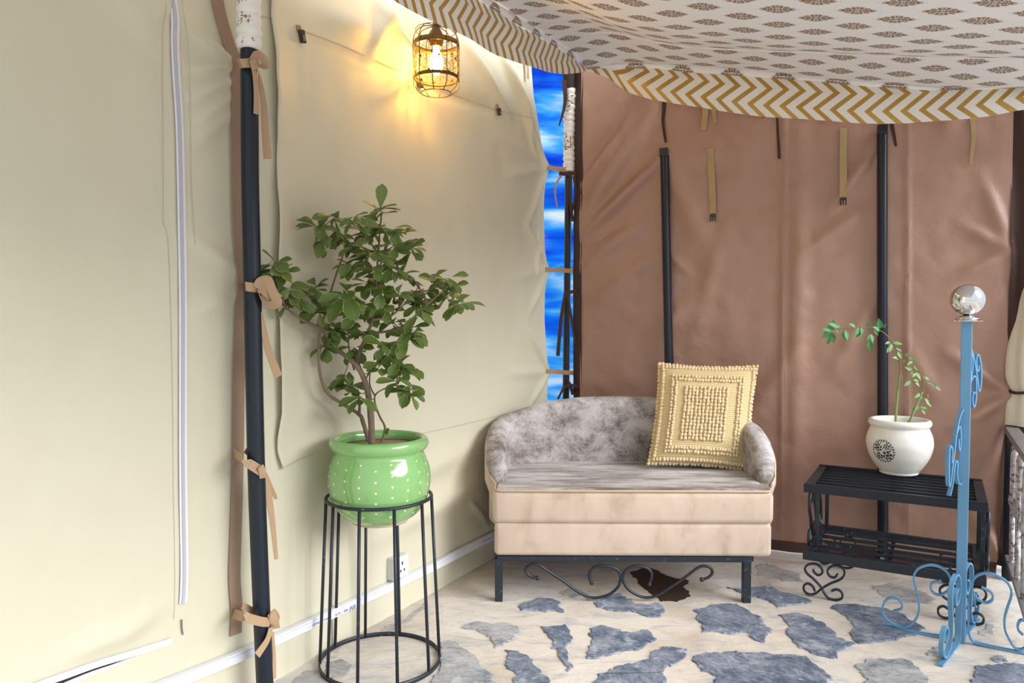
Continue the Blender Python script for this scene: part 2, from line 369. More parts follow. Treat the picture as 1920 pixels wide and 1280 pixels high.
# ================================================================== SETTING
def lcoord(P): return Vector(((P - LP).dot(LE), P.z))
def bcoord(P): return Vector(((P - BP).dot(BE), P.z))
def crease_list(raw, fn, co):
    out = []
    for (x0, y0, x1, y1, w, a) in raw: out.append((co(fn(x0, y0)), co(fn(x1, y1)), w, a))
    return out
def crease(p, cs, G_=1.0):
    d = 0
    for a, b, w, am in cs:
        q, t = segdist(p, a, b)
        if q < 3 * w: d += G_ * am * math.exp(-(q / w) ** 2) * (math.sin(PI * (.12 + .8 * t)) if True else 1)
    return d
LCR = crease_list([
    (440, 120, 345, 55, .018, .010), (438, 128, 350, 132, .014, .009), (436, 150, 352, 186, .016, .009), (434, 175, 355, 240, .018, .008), (434, 210, 358, 270, .02, .006),
    (452, 520, 350, 440, .02, .006), (452, 545, 350, 590, .02, .005), (330, 30, 250, -40, .05, .012), (300, 60, 200, -30, .05, .010),
    (1022, 312, 975, 195, .02, .014), (978, 200, 936, 95, .025, .02), (1024, 316, 950, 330, .03, .008), (1024, 312, 930, 250, .03, .008), (1022, 330, 985, 430, .025, .008),
    (1026, 505, 985, 420, .022, .010), (1026, 506, 960, 520, .03, .006), (1026, 510, 990, 590, .022, .008),
    (1027, 697, 985, 610, .022, .010), (1027, 697, 950, 700, .03, .006), (1027, 700, 990, 760, .02, .008), (1010, 430, 1003, 520, .012, .008),
    (700, -10, 790, 150, .04, .014), (860, 70, 955, 215, .035, .014), (770, 140, 700, 190, .03, .01), (690, 60, 610, 40, .04, .010), (730, 20, 690, 110, .03, .012),
    (560, 75, 770, 150, .03, -.008), (780, 155, 930, 212, .025, -.010), (960, 130, 1005, 300, .02, .010),
    (640, 950, 900, 830, .05, .010), (700, 1010, 900, 900, .05, .012), (880, 940, 915, 985, .015, .008), (300, 1140, 210, 1200, .03, .006), (240, 1180, 120, 1230, .03, .007)], on_left, lcoord)
LEDGE = [(on_left(x, y).z, lcoord(on_left(x, y)).x) for x, y in
         [(1026, 1000), (1024, 860), (1025, 750), (1026, 720), (1029, 696), (1026, 670), (1021, 600), (1022, 550), (1028, 506), (1023, 470), (1020, 400), (1022, 345), (1026, 314), (1019, 285), (1010, 230), (1001, 180), (997, 130), (995, 60), (995, -80)]]
LEDGE = [(-1, LEDGE[0][1])] + LEDGE + [(9, LEDGE[-1][1])]
def left_disp(s, z):
    d = .012 * noise.noise((s * 1.1, z * .9, 2.0)) + .006 * noise.noise((s * 3.1, z * 2.0, 7.0)) + .003 * noise.noise((s * 9, z * 6, 1.0))
    return d + crease(Vector((s, z)), LCR, 2.4)
def left_pt(s, z, off=0.0): return LP + LE * s + Vector((0, 0, z)) + LN * (left_disp(s, z) + off)
LTOP = 3.1
def lf(u, v):
    z = v * LTOP; e = interp(z, LEDGE)
    s = -4.4 + (e + 4.4) * (1 - (1 - u) ** 1.7)
    return left_pt(s, z)
wall_left = tag(grid(420, 250, lf).build('wall_left', 'cream'), 'cream canvas tent wall with a zipped doorway', kind='structure')
def lw(px, py, off=.004):
    P = on_left(px, py); c = lcoord(P); return left_pt(c.x, c.y, off)
# brown wall
BCR = crease_list([
    (1086, 420, 1225, 205, .045, .030), (1095, 440, 1246, 296, .035, .026), (1090, 500, 1200, 420, .04, .014), (1090, 350, 1150, 260, .03, .018), (1095, 330, 1200, 150, .05, -.02),
    (1246, 300, 1330, 470, .06, .012), (1250, 300, 1430, 270, .05, .008), (1250, 470, 1300, 520, .03, .008), (1120, 560, 1240, 470, .04, .010),
    (1470, 220, 1465, 1010, .012, .006), (1500, 260, 1490, 1000, .05, .010), (1640, 280, 1560, 390, .03, .014), (1610, 400, 1500, 480, .04, .010), (1640, 560, 1560, 700, .04, .010),
    (1702, 230, 1700, 1010, .010, .005), (1893, 735, 1775, 660, .03, .016), (1893, 738, 1790, 800, .03, .016), (1893, 745, 1830, 900, .035, .012), (1893, 470, 1800, 420, .03, .012), (1893, 474, 1790, 520, .03, .010),
    (1893, 465, 1840, 330, .03, .010), (1700, 300, 1880, 290, .05, -.01), (1880, 1060, 1820, 960, .03, .014), (1500, 640, 1420, 760, .05, .010), (1700, 640, 1760, 760, .04, .008),
    (1300, 560, 1220, 640, .05, .008), (1360, 420, 1300, 640, .05, .008)], on_brown, bcoord)
BS0 = bcoord(on_brown(1088, 500)).x; BS1 = bcoord(on_brown(1894, 500)).x
def brown_disp(s, z):
    d = .014 * noise.noise((s * 1.3, z * .8, 11.0)) + .009 * noise.noise((s * 3.2, z * 2.4, 5.0)) + .006 * abs(noise.noise((s * 6, z * 5, 3.0))) + .003 * noise.noise((s * 14, z * 11, 9.0))
    return d + crease(Vector((s, z)), BCR, 2.2)
def brown_pt(s, z, off=0.0): return BP + BE * s + Vector((0, 0, z)) + BN * (brown_disp(s, z) + off)
def bw(px, py, off=.004):
    P = on_brown(px, py); c = bcoord(P); return brown_pt(c.x, c.y, off)
REDGE = [(-1, -.035), (0, -.035), (.12, -.02), (.3, -.012), (.8, -.004), (.86, .012), (.92, -.003), (1.4, .0), (1.5, .008), (1.6, 0), (9, 0)]
wall_back = tag(grid(170, 190, lambda u, v: brown_pt(BS0 + (BS1 + interp(.05 + v * 2.8, REDGE) - BS0) * u, .05 + v * 2.8)).build('wall_back', 'brown'), 'brown coated tarpaulin tent wall', kind='structure')
grid(120, 3, lambda u, v: brown_pt(BS0 + (BS1 - .03 - BS0) * u, .004 + v * .055, .004 + .006 * math.sin(u * 60) * (1 - v))).build('hem', 'dark_hem', wall_back)
# dark flap on the left edge and on the right edge of the back wall
grid(8, 60, lambda u, v: brown_pt(BS0 - .048 + .058 * u, .05 + v * 2.62, .004 - .03 * (1 - u) + .004 * math.sin(v * 17))).build('edge_band', 'dark_brown', wall_back)
grid(8, 60, lambda u, v: brown_pt(BS1 + interp(.05 + v * 2.62, REDGE) - .004 + (.092 - .02 * abs(math.sin(v * 9))) * u, .05 + v * 2.62, .003 + .010 * math.sin(u * 5 + v * 14))).build('edge_band', 'dark_brown', wall_back)
# panel seams
for sx_ in (1472, 1703):
    ribbon([bw(sx_, y, .003) for y in range(240, 1010, 45)], .004, BN).build('seam', 'brown', wall_back)
# floor
floor = MB().box((.3, 1.4, -.05), (7.2, 7.6, .1)).build('floor', 'mortar', smooth=False); tag(floor, 'cement floor with bedded slate stones', kind='structure')
gr = MB().box((0, 0, -.16), (60, 60, .1)).build('ground', 'ground', smooth=False); tag(gr, 'pale ground around the tent', kind='structure')
def Z1(pts): return [(800 + x / 2.743, 1020 + y / 2.743) for x, y in pts]
def Z2(pts): return [(1420 + x / 3.84, 1020 + y / 3.84) for x, y in pts]
def Z3(pts): return [(540 + x / 4.8, 1040 + y / 4.8) for x, y in pts]
stones = [
 (0, Z1([(460,315),(560,280),(640,278),(685,300),(705,355),(640,345),(560,345),(490,340)])),
 (2, Z1([(180,425),(290,405),(400,398),(475,420),(480,460),(430,500),(360,530),(330,490),(250,450)])),
 (0, Z1([(585,430),(660,420),(735,420),(740,470),(715,530),(735,600),(748,640),(730,660),(700,590),(650,540),(625,480)])),
 (0, Z1([(850,430),(920,420),(1020,450),(1150,450),(1175,480),(1130,520),(1060,550),(940,580),(830,585),(820,530),(840,480)])),
 (0, Z1([(860,310),(930,260),(1000,255),(1080,310),(1210,310),(1215,370),(1130,370),(1050,345),(960,355),(900,330)])),
 (0, Z1([(1370,330),(1480,310),(1600,310),(1640,330),(1720,390),(1785,470),(1750,505),(1690,495),(1670,460),(1560,460),(1420,455),(1390,400)])),
 (0, [(1361,1102),(1398,1104),(1427,1098),(1454,1103),(1477,1114),(1506,1119),(1527,1127),(1498,1133),(1477,1135),(1454,1138),(1436,1124),(1400,1115)]),
 (0, Z1([(405,600),(415,545),(470,545),(520,570),(570,620),(610,660),(630,713),(660,780),(440,780),(450,680),(415,640)])),
 (2, Z1([(60,520),(130,500),(200,540),(260,580),(300,640),(360,713),(400,800),(20,800),(40,690),(66,620)])),
 (0, Z1([(850,713),(870,670),(960,640),(1050,610),(1140,590),(1160,555),(1250,535),(1340,530),(1330,570),(1280,620),(1200,650),(1230,700),(1220,800),(830,800)])),
 (1, Z1([(1380,590),(1430,560),(1550,555),(1700,565),(1850,570),(1960,585),(2040,640),(2075,713),(2060,800),(1500,800),(1490,690),(1400,650)])),
 (0, Z2([(150,500),(260,500),(370,510),(440,560),(540,610),(600,690),(690,720),(640,770),(560,810),(480,815),(400,800),(310,740),(270,700),(230,640),(190,580)])),
 (1, Z2([(540,440),(640,425),(760,440),(900,470),(1000,490),(1090,540),(1180,600),(1150,650),(1020,680),(900,705),(760,715),(690,690),(680,600),(630,520),(590,480)])),
 (2, Z2([(700,880),(780,840),(900,825),(1030,825),(1120,860),(1200,920),(1250,998),(1260,1080),(800,1080),(790,960),(740,910)])),
 (2, Z2([(1210,770),(1260,740),(1330,735),(1400,740),(1440,770),(1400,800),(1320,815),(1220,805)])),
 (0, Z2([(1560,880),(1680,870),(1780,870),(1860,850),(1980,900),(2000,1100),(1500,1100),(1530,930)])),
 (2, Z2([(1660,830),(1700,790),(1780,800),(1800,830),(1740,850),(1690,850)])),
 (3, Z3([(20,1120),(150,1050),(262,1030),(300,1090),(390,1152),(380,1240),(0,1240)])),
 (3, Z3([(800,720),(900,640),(1060,575),(1250,430),(1240,480),(1100,600),(950,700),(850,740)])),
 (3, Z3([(300,960),(480,940),(620,990),(520,1080),(400,1110),(320,1040)])),
 (3, Z2([(0,150),(60,130),(180,180),(300,215),(320,280),(200,270),(80,230),(0,220)])),
 (3, Z2([(820,300),(960,280),(1150,330),(1300,390),(1250,430),(1080,420),(900,380)])),
 (3, Z2([(1590,600),(1640,570),(1720,590),(1730,650),(1650,670),(1600,650)])),
 (3, Z1([(690,240),(760,225),(840,255),(835,285),(760,280),(700,265)])),
]
def stone_mesh(poly, h=.004, seed=0):
    P = []
    n = len(poly)
    for i in range(n):
        a, b = Vector(poly[i]), Vector(poly[(i + 1) % n]); L = (b - a).length; m = max(2, int(L / .011))
        for k_ in range(m):
            p = a + (b - a) * k_ / m
            nn = noise.noise_vector((p.x * 14, p.y * 14, seed)) * .022 + noise.noise_vector((p.x * 45, p.y * 45, seed)) * .016
            P.append(p + Vector((nn.x, nn.y)))
    c = sum((p for p in P), Vector((0, 0))) / len(P)
    V = [(p.x, p.y, 0.0005) for p in P] + [tuple((p + (c - p).normalized() * .006).to_tuple()) + (h,) for p in P] 
    L = len(P); Fc = [(i, (i + 1) % L, L + (i + 1) % L, L + i) for i in range(L)] + [tuple(range(L, 2 * L))]
    return MB().add(V, Fc)
fl = []
for i, (kd, pl) in enumerate(stones):
    q = [on_floor(x, min(y, 1330)).to_2d() for x, y in pl]; fl.append(q)
    o = stone_mesh(q, .0055 if kd != 3 else .0022, i * 3.1).build('stone', 'slate%d' % kd, floor, smooth=False)
    if kd == 3: o['label'] = 'pale slate patch almost covered by cement'
rs = random.Random(5)
for gx in range(-6, 9):                                   # the same paving goes on towards the camera, below the frame
    for gy in range(0, 7):
        c = Vector((gx * .36 + rs.uniform(-.07, .07) - .1, gy * .36 + rs.uniform(-.07, .07) - .2))
        if c.y > 2.02 or lcoord(Vector((c.x, c.y, 0)) ).x > 9 or (Vector((c.x, c.y, 0)) - LP).dot(LN) < .25: continue
        a0 = rs.uniform(0, 6); m = 7; rr = rs.uniform(.10, .145)
        stone_mesh([c + Vector((math.cos(a0 + t * 2 * PI / m) * rr * rs.uniform(.75, 1.2), math.sin(a0 + t * 2 * PI / m) * rr * rs.uniform(.6, 1))) for t in range(m)], .0055, gx * 7.7 + gy).build('stone', 'slate%d' % rs.randint(0, 2), floor, smooth=False)
q = [on_floor(x, y).to_2d() for x, y in Z1([(1055,140),(1130,115),(1250,160),(1330,190),(1355,270),(1280,295),(1200,290),(1130,240),(1080,200)])]
stone_mesh(q, .0012, 99).build('wet_patch', 'wet', floor, smooth=False)['label'] = 'dark wet patch on the cement'

# ------------------------------------------------------------------ left wall fittings
def lpath(pts, off=.004, step=None): return [lw(x, y, off) for x, y in pts]
zipc = [(306, -260), (311, -120), (316, -30), (319, 30), (324, 80), (329, 140), (333, 220), (335, 300), (336, 420), (338, 560), (339, 700), (340, 850), (342, 960), (343, 1060), (342, 1110), (340, 1130)]
zp = ribbon(lpath(zipc, .006), .026, LN).build('zip_tape', 'zip', wall_left, solid=.002)
ribbon(lpath([(x - 1, y) for x, y in zipc], .009), .010, LN).build('zip_teeth', 'zip_teeth', zp, solid=.003)
zb = [(318, 1199), (300, 1206), (280, 1212), (230, 1228), (180, 1244), (120, 1266), (70, 1284), (0, 1312), (-80, 1345)]
z2 = ribbon(lpath(zb, .006), .018, LN).build('zip_tape', 'zip', wall_left, solid=.002)
ribbon(lpath([(250, 1231), (215, 1245), (170, 1262), (120, 1284), (60, 1312), (0, 1340)], .005), (.004, .022), LN).build('zip_tape', 'zip', wall_left, solid=.002)
ribbon(lpath([(245, 1228), (205, 1243), (150, 1263), (100, 1282), (40, 1308)], .0045), (.003, .022), LN).build('zip_gap_shade', 'dark_gap', wall_left)  # dark strip laid on the canvas, painting the shade inside the door gap
ribbon(lpath([(337, 1160), (337, 1175), (339, 1188)], .006), .003, LN).build('zip_pull', 'rail', wall_left, solid=.003)
def stitch(pts, w=.0022):
    return ribbon(lpath(pts, .003), w, LN).build('stitch_line', 'stitch', wall_left)
stitch([(304, y) if y > 60 else (300, y) for y in range(-220, 440, 40)] + [(312, 460), (320, 700), (324, 900), (327, 1090), (324, 1160)], .0012)
stitch([(333, -220), (340, -10), (345, 60), (352, 130), (354, 250), (357, 350), (360, 460)], .0012)
stitch([(786, 813), (840, 801), (900, 787), (968, 769)]); stitch([(490, 30), (562, 56), (640, 85), (720, 120), (790, 152), (860, 180), (932, 206), (985, 224)], .003)
ribbon(lpath([(330, -280), (366, -150), (398, -40), (410, 20), (421, 62), (432, 98), (441, 118), (441, 150), (441, 250), (442, 400), (446, 500), (449, 540), (447, 600), (446, 700), (446, 820), (444, 900), (441, 1000), (437, 1080), (440, 1140), (438, 1188)], .008), .045, LN).build('webbing_band', 'webbing', wall_left, solid=.002)
# overlapping flap with a wavy free edge
fe = [(496, -240), (500, -40), (503, 30), (507, 95), (506, 140), (509, 180), (508, 220), (511, 300), (508, 350), (509, 400), (508, 470), (513, 560), (516, 600), (514, 660), (517, 730), (520, 775), (516, 820), (518, 850), (526, 878)]
FE = [(y, x) for x, y in fe]
def flap(u, v):
    y = -240 + 1118 * v; x = interp(y, FE); y2 = y + (-45 if v > .96 else 0) * u * (v - .96) / .04
    return lw(x + u * 110, y2, .0005 - .006 * sstep(.5, .9, u) + .030 * max(0, (1 - u * 2.2)) ** 1.3 * (.35 + .65 * abs(math.sin(v * 13))) + .002 * (1 - u))
grid(14, 140, flap).build('flap', 'cream', wall_left, solid=.002)
cbm = MB()
# conduit
con = [(250, 1303), (296, 1284), (380, 1251), (480, 1210), (560, 1175), (640, 1138), (720, 1101), (806, 1060), (870, 1028), (922, 1001), (960, 982)]
C3 = [on_left(x, y) for x, y in con]
line0 = lcoord(C3[0]); zc = .205
c0 = lcoord(on_left(200, 1322)).x
zs = [p.z for p in C3]
conduit = thing('cable_conduit', 'white plastic cable trunking running low along the cream canvas wall', 'conduit', on_left(480, 1210))
pts = [left_pt(lcoord(p).x, p.z, .016) for p in C3]
pts = [pts[0] - LE * 1.6 + (pts[0] - pts[1]) * 0] + pts + [pts[-1] + LE * .55 + Vector((0, 0, .01))]
MB().bar(world_to(conduit, pts), .034, .024, LN).build('channel', 'conduit', conduit, smooth=False, bevel=.002)
MB().bar(world_to(conduit, [p + LN * .0125 + Vector((0, 0, .010)) for p in pts]), .002, .002, LN).build('cover_lip', 'box_grey', conduit, smooth=False)
def ink_text(body, px0, px1, py0, py1, size):
    a = on_left(px0, py0); b = on_left(px1, py1)
    a = left_pt(lcoord(a).x, a.z, .0295); b = left_pt(lcoord(b).x, b.z, .0295)
    cu = bpy.data.curves.new('txt', 'FONT'); cu.body = body; cu.size = size; cu.align_x = 'LEFT'; cu.align_y = 'CENTER'
    t = bpy.data.objects.new('txt', cu); COL.objects.link(t)
    dg = bpy.context.evaluated_depsgraph_get(); me = bpy.data.meshes.new_from_object(t.evaluated_get(dg)); bpy.data.objects.remove(t)
    X = (b - a).normalized(); Zv = LN; Yv = Zv.cross(X)
    R = Matrix((X, Yv, Zv)).transposed()
    wid = max(v_.co.x for v_ in me.vertices); sc = (b - a).length / wid
    mi = Matrix.Translation(-conduit.location)
    for v_ in me.vertices: v_.co = mi @ (a + R @ Vector((v_.co.x * sc, v_.co.y, v_.co.z)))
    me.materials.clear(); link('printed_text', me, 'ink', conduit, False)
ink_text('-- -- UP NER COND-- .. 25-M ,-- 000/', 566, 644, 1174, 1140, .013); ink_text('JAI/II', 646, 657, 1139, 1134, .022)
ink_text('-- -NER COND-- JAI/II', 893, 921, 1015, 1002, .014)
# wall socket
P = lw(738, 1060, 0); sk = thing('power_socket', 'white three-pin wall socket on a pale grey box above the cable trunking', 'socket', P)
RL = Matrix((LE, -LN, Vector((0, 0, 1)))).transposed()
def lbox(mb, x, y, z, d): return mb.box(RL @ Vector((x, y, z)), d, RL)
lbox(MB(), 0, -.018, 0, (.092, .036, .092)).build('back_box', 'box_grey', sk, False, bevel=.003)
fp = lbox(MB(), 0, -.040, 0, (.088, .010, .088)).build('face_plate', 'socket', sk, False, bevel=.004)
for x, z, w, h_ in ((0, .018, .008, .013), (-.011, -.012, .008, .009), (.013, -.012, .008, .009)):
    lbox(MB(), x, -.0452, z, (w, .001, h_)).build('pin_hole', 'black_plastic', fp, False)
for x in (-.034, .034): lbox(MB(), x, -.0453, 0, (.002, .001, .07)).build('plate_groove', 'box_grey', fp, False)
# side-release buckles sewn to the seam
for (x, y, hgt, lab) in ((562, 66, .045, 'black plastic buckle end on the canvas seam beside the printed pole wrap'), (932, 208, .036, 'black plastic buckle end on the canvas seam near the blue gap'), (784, 154, .04, 'dark buckle end on the canvas seam beside the hanging lantern')):
    P = lw(x, y, .004); b = thing('buckle', lab, 'buckle', P, group=None)
    c = Matrix.Rotation(.25, 3, LN) @ RL
    MB().box(c @ Vector((-.004, -.006, .022)), (.020, .004, .018), c).build('webbing_tab', 'webbing', b, False)
    MB().box(c @ Vector((0, -.011, -.006)), (.026, .012, hgt), c).build('buckle_body', 'black_plastic', b, False, bevel=.004)
    MB().box(c @ Vector((0, -.018, -.012)), (.012, .006, hgt * .45), c).build('buckle_slot', 'rail', b, False, bevel=.002)
P = lw(982, 108, .02); hs = thing('hanging_strap', 'short tan strap end hanging under the left chevron valance by the blue gap', 'strap', P)
ribbon(world_to(hs, [P, lw(983, 125, .022), lw(984, 149, .020)]), (.030, .016), LN, .2, 6).build('webbing', 'tie', hs, solid=.002)
# ------------------------------------------------------------------ front pole with wrap
pp_ = [(466, -160), (467, 0), (468, 200), (469, 340), (472, 480), (480, 860), (488, 1080), (497, 1290)]
def on_pole_plane(px, py, off=.105): return on_left(px, py, off)
PP = [on_pole_plane(*p) for p in pp_]
dd = (PP[-1] - PP[-2]).normalized(); PP.append(PP[-1] + dd * ((PP[-1].z - .002) / -dd.z))
pole = thing('tent_pole', 'dark navy tent pole with printed cotton wrapped round its top and tan ribbons tied on', 'tent pole', (PP[-1].x, PP[-1].y, 0))
MB().tube(world_to(pole, catmull(PP, 3)), .0265, 20).build('shaft', 'pole', pole, auto=50)
def wrap_sleeve(parent, A, B, r, n=70, seed=0, amp=.004):
    P = [A + (B - A) * i / n for i in range(n + 1)]
    sc = [1 + (noise.noise((i * .55, seed, 0)) * 1.2 + math.sin(i * 1.15 + seed) * .5) * amp / r for i in range(n + 1)]
    sc[0] *= .93; sc[-1] *= .93
    b = MB().sweep(world_to(parent, P), circ(r, 20), None, False, sc)
    b.v = [tuple(Vector(v_) + noise.noise_vector(Vector(v_) * 45) * amp * .5) for v_ in b.v]
    return b.build('fabric_wrap', 'wrap', parent)
wrap_sleeve(pole, on_pole_plane(466, -160), on_pole_plane(467, 94), .036, seed=1)
# ribbons tied round the pole
def pl(pts, off): return [on_left(x, y, off) for x, y in pts]
FR = .105 + .029
def tie(label, parts):
    base = parts[0][1][0]; t = thing('ribbon_tie', label, 'ribbon', base)
    for nm, P, w, tw in parts: ribbon(world_to(t, P), w, LN, tw, 6).build(nm, 'tie', t, solid=.0016)
    return t
tie('tan ribbon bow tied just under the printed pole wrap', [
    ('band', [lw(436, 124, .012), on_left(452, 119, FR), on_left(474, 117, FR + .004), on_left(484, 112, FR)], .026, 0),
    ('loop', pl([(472, 117), (480, 103), (492, 108), (498, 122), (488, 126), (474, 119)], FR + .008), .024, 1.2),
    ('knot', pl([(471, 112), (475, 120), (478, 130)], FR + .014), .022, .3),
    ('tail', pl([(475, 126), (479, 150), (481, 180), (481, 214)], FR + .008), (.016, .020), .2), ('tail', pl([(479, 126), (488, 155), (494, 190), (497, 240), (502, 298)], FR - .01), (.012, .026), .7)])
tie('tan ribbon bow with a wide loop beside the shrub twig', [
    ('band', [lw(451, 537, .012), on_left(462, 537, FR), on_left(482, 540, FR + .004)], .028, 0),
    ('loop', pl([(481, 540), (486, 529), (502, 526), (510, 545), (520, 568), (500, 571), (488, 556), (482, 542)], FR + .010), .030, 1.0),
    ('loop', pl([(484, 535), (500, 545), (522, 562)], FR + .002), .036, .5),
    ('tail', pl([(488, 585), (495, 620), (503, 655), (522, 706)], FR - .006), (.018, .028), .3)])
tie('tan ribbon slanting to a small knot halfway down the pole', [
    ('band', [lw(436, 848, .012), on_left(460, 864, FR - .02), on_left(488, 882, FR + .004), on_left(496, 886, FR)], .030, 0), ('band_return', pl([(460, 843), (470, 852), (478, 862)], .07), .02, 0),
    ('knot', pl([(488, 874), (492, 884), (494, 896)], FR + .012), .022, .8),
    ('tail', pl([(492, 892), (502, 925), (510, 970), (518, 1048)], FR - .012), (.034, .012), .35), ('tail', pl([(496, 890), (508, 915), (518, 935)], FR - .016), (.022, .010), .6)])
tie('tan ribbon knotted round the pole foot with two short tails', [
    ('band', [lw(432, 1148, .012), on_left(460, 1157, FR - .02), on_left(490, 1165, FR + .004), on_left(507, 1166, FR)], .028, 0), ('band_return', pl([(455, 1135), (470, 1143), (484, 1150)], .07), .02, 0),
    ('knot', pl([(507, 1148), (514, 1162), (517, 1178)], FR + .008), .026, .9), ('loop', pl([(508, 1160), (512, 1145), (520, 1158), (512, 1172)], FR + .01), .016, 1.2),
    ('tail', pl([(508, 1176), (501, 1200), (482, 1228)], FR + .01), (.016, .026), .15), ('tail', pl([(511, 1185), (514, 1225), (514, 1272)], FR - .008), (.010, .014), .3)])

# ------------------------------------------------------------------ corner: tarp, pole, straps
def tf(u, v):
    p = at_y(940 + 220 * u, 0, 5.0); z = .0 + 3.2 * v
    return Vector((p.x, 5.0 + .05 * noise.noise((u * 3, z * 5, 1)) + .03 * math.sin(z * 7 + u * 2 + 2 * noise.noise((u * 2, z, 4))), z))
tag(grid(30, 90, tf).build('tarpaulin', 'tarp'), 'bright blue plastic tarpaulin showing through the gap between the tent walls', 'tarpaulin')
cpb = on_floor(1062, 1010); yc = 4.36
cpole = thing('tent_pole', 'thin black corner pole in front of the blue tarpaulin', 'tent pole', (at_y(1061, 760, yc).x, yc, 0))
MB().tube(world_to(cpole, [Vector((at_y(1061, 760, yc).x, yc, .0)), at_y(1061, 760, yc), at_y(1065, 400, yc), at_y(1068, 100, yc)]), .020, 16).build('shaft', 'pole', cpole, auto=50)
wrap_sleeve(cpole, at_y(1069, 166, yc), at_y(1067, 322, yc), .034, 80, 5, .005)
MB().tube(world_to(cpole, [at_y(1068, 100, yc), at_y(1067, 168, yc)]), .036, 16).build('top_sleeve', 'dark_gap', cpole, auto=50)
for i, (y0, y1) in enumerate(((314, 318), (505, 507), (695, 698))):
    P = [lw(1020, y0, .004), at_y(1040, (y0 + y1) / 2, yc - .03), at_y(1060, y1, yc - .024), at_y(1078, y1 + 1, yc - .014)]
    o = ribbon(P, .026, (0, -1, 0), .3).build('edge_strap', 'tie', None, solid=.0016)
    tag(o, ['cream strap from the canvas edge to the foot of the corner wrap', 'cream strap from the canvas edge across the bare corner pole', 'cream strap from the canvas edge to the corner pole just above the sofa back'][i], 'strap')
P = [at_y(1052, 330, yc - .04), at_y(1043, 345, yc - .04), at_y(1041, 365, yc - .05), at_y(1045, 388, yc - .05)]
tag(ribbon(P, (.012, .010), (0, -1, 0), .8).build('loose_ribbon', 'tie', None, solid=.0015), 'loose end of cream ribbon hanging in front of the blue tarpaulin', 'ribbon')
def dark_ribbon(label, segs):
    t = thing('dark_ribbon', label, 'ribbon', segs[0][1][0])
    for nm, P, w, tw in segs: ribbon(world_to(t, P), w, (0, -1, 0), tw).build(nm, 'dark_brown', t, solid=.002)
Y_ = lambda pts, y=yc - .05: [at_y(a, b, y) for a, b in pts]
dark_ribbon('dark brown ribbon hanging from the top of the corner pole', [('tail', Y_([(1058, 150), (1060, 185), (1056, 210), (1048, 236)]), (.03, .008), .6)])
dark_ribbon('dark brown ribbon knotted below the corner wrap', [('band', Y_([(1048, 325), (1062, 326), (1080, 325)]), .022, 0), ('tail', Y_([(1070, 330), (1069, 370), (1074, 415)]), (.022, .016), .4), ('tail', Y_([(1076, 330), (1079, 360), (1072, 400)]), (.016, .012), -.4)])
dark_ribbon('dark brown ribbon tied at mid height of the corner pole with two long tails', [('band', Y_([(1060, 549), (1072, 547), (1089, 541)]), .020, 0), ('tail', Y_([(1060, 550), (1053, 590), (1049, 630), (1046, 667)]), (.018, .022), .2), ('tail', Y_([(1064, 552), (1072, 600), (1079, 645)]), (.014, .014), .3)])
dark_ribbon('dark brown ribbon knot on the corner pole behind the sofa back', [('band', Y_([(1056, 727), (1070, 722), (1089, 726)]), .016, 0), ('tail', Y_([(1056, 728), (1046, 748)]), .012, .2), ('knot', Y_([(1066, 716), (1072, 730), (1074, 740)]), .02, .5)])

# ------------------------------------------------------------------ back wall fittings
def wall_pole(x, y0, y1, lab, xb, r=.018):
    B = bw(xb, y1, .024); t = thing('wall_pole', lab, 'pole', B)
    P = [bw(x, y0, .03), bw((x + xb) / 2, (y0 + y1) / 2, .03), B + BN * .006]
    A, Bq = P[0], P[2]
    MB().tube(world_to(t, [A, Bq]), r, 14).build('shaft', 'pole', t, auto=50)
    MB().box(world_to(t, [A + Vector((0, 0, -.012))])[0], (.048, .044, .045), Matrix.Rotation(math.atan2(BE.y, BE.x), 3, 'Z')).build('cap', 'black_plastic', t, False, bevel=.004)
    for s_ in (-1, 1): MB().tube(world_to(t, [A + BE * s_ * .021 + BN * -.012, Bq + BE * s_ * .021 + BN * -.012]), .0035, 6).build('edge_cord', 'black_plastic', t)
    return t
wall_pole(1248, 285, 1005, 'black tent rod standing behind the sofa cushion against the brown wall', 1262)
wp = wall_pole(1654, 240, 1055, 'black tent rod behind the white flower pot against the brown wall', 1655, .020)
A_ = bw(1652, 1045, .055)
MB().box(world_to(wp, [A_])[0], (.018, .004, .07), Matrix.Rotation(math.atan2(BE.y, BE.x), 3, 'Z')).build('foot_bracket', 'steel', wp, False, bevel=.001)
def hang(label, parts, nm='hanging_strap', mat='strap'):
    t = thing(nm, label, 'strap', parts[0][1][0])
    for n_, P, w, m_ in parts: ribbon(world_to(t, P), w, BN, .12, 5, .002).build(n_, m_ or mat, t, solid=.002)
    return t
def buckle_end(t, px, py, w=.030):
    P = world_to(t, [bw(px, py, .012)])[0]; R = Matrix.Rotation(math.atan2(BE.y, BE.x), 3, 'Z')
    bk = MB().box(P, (w, .010, .012), R).build('buckle', 'black_plastic', t, False, bevel=.002)
    for x in (-.012, 0, .012): MB().box(P + R @ Vector((x, 0, -.018)), (.006, .007, .028 if x else .022), R).build('prong', 'black_plastic', bk, False, bevel=.002)
h1 = hang('khaki webbing strap with a black buckle hanging beside the sofa cushion rod', [('webbing', [bw(1333, 280, .006), bw(1334, 320, .010), bw(1336, 360, .012), bw(1337, 400, .012)], .034, None)]); buckle_end(h1, 1337, 404)
h2 = hang('khaki webbing strap with a black buckle hanging beside the flower pot rod', [('webbing', [bw(1582, 240, .006), bw(1581, 280, .010), bw(1581, 330, .012), bw(1581, 370, .012)], .034, None)]); buckle_end(h2, 1581, 374)
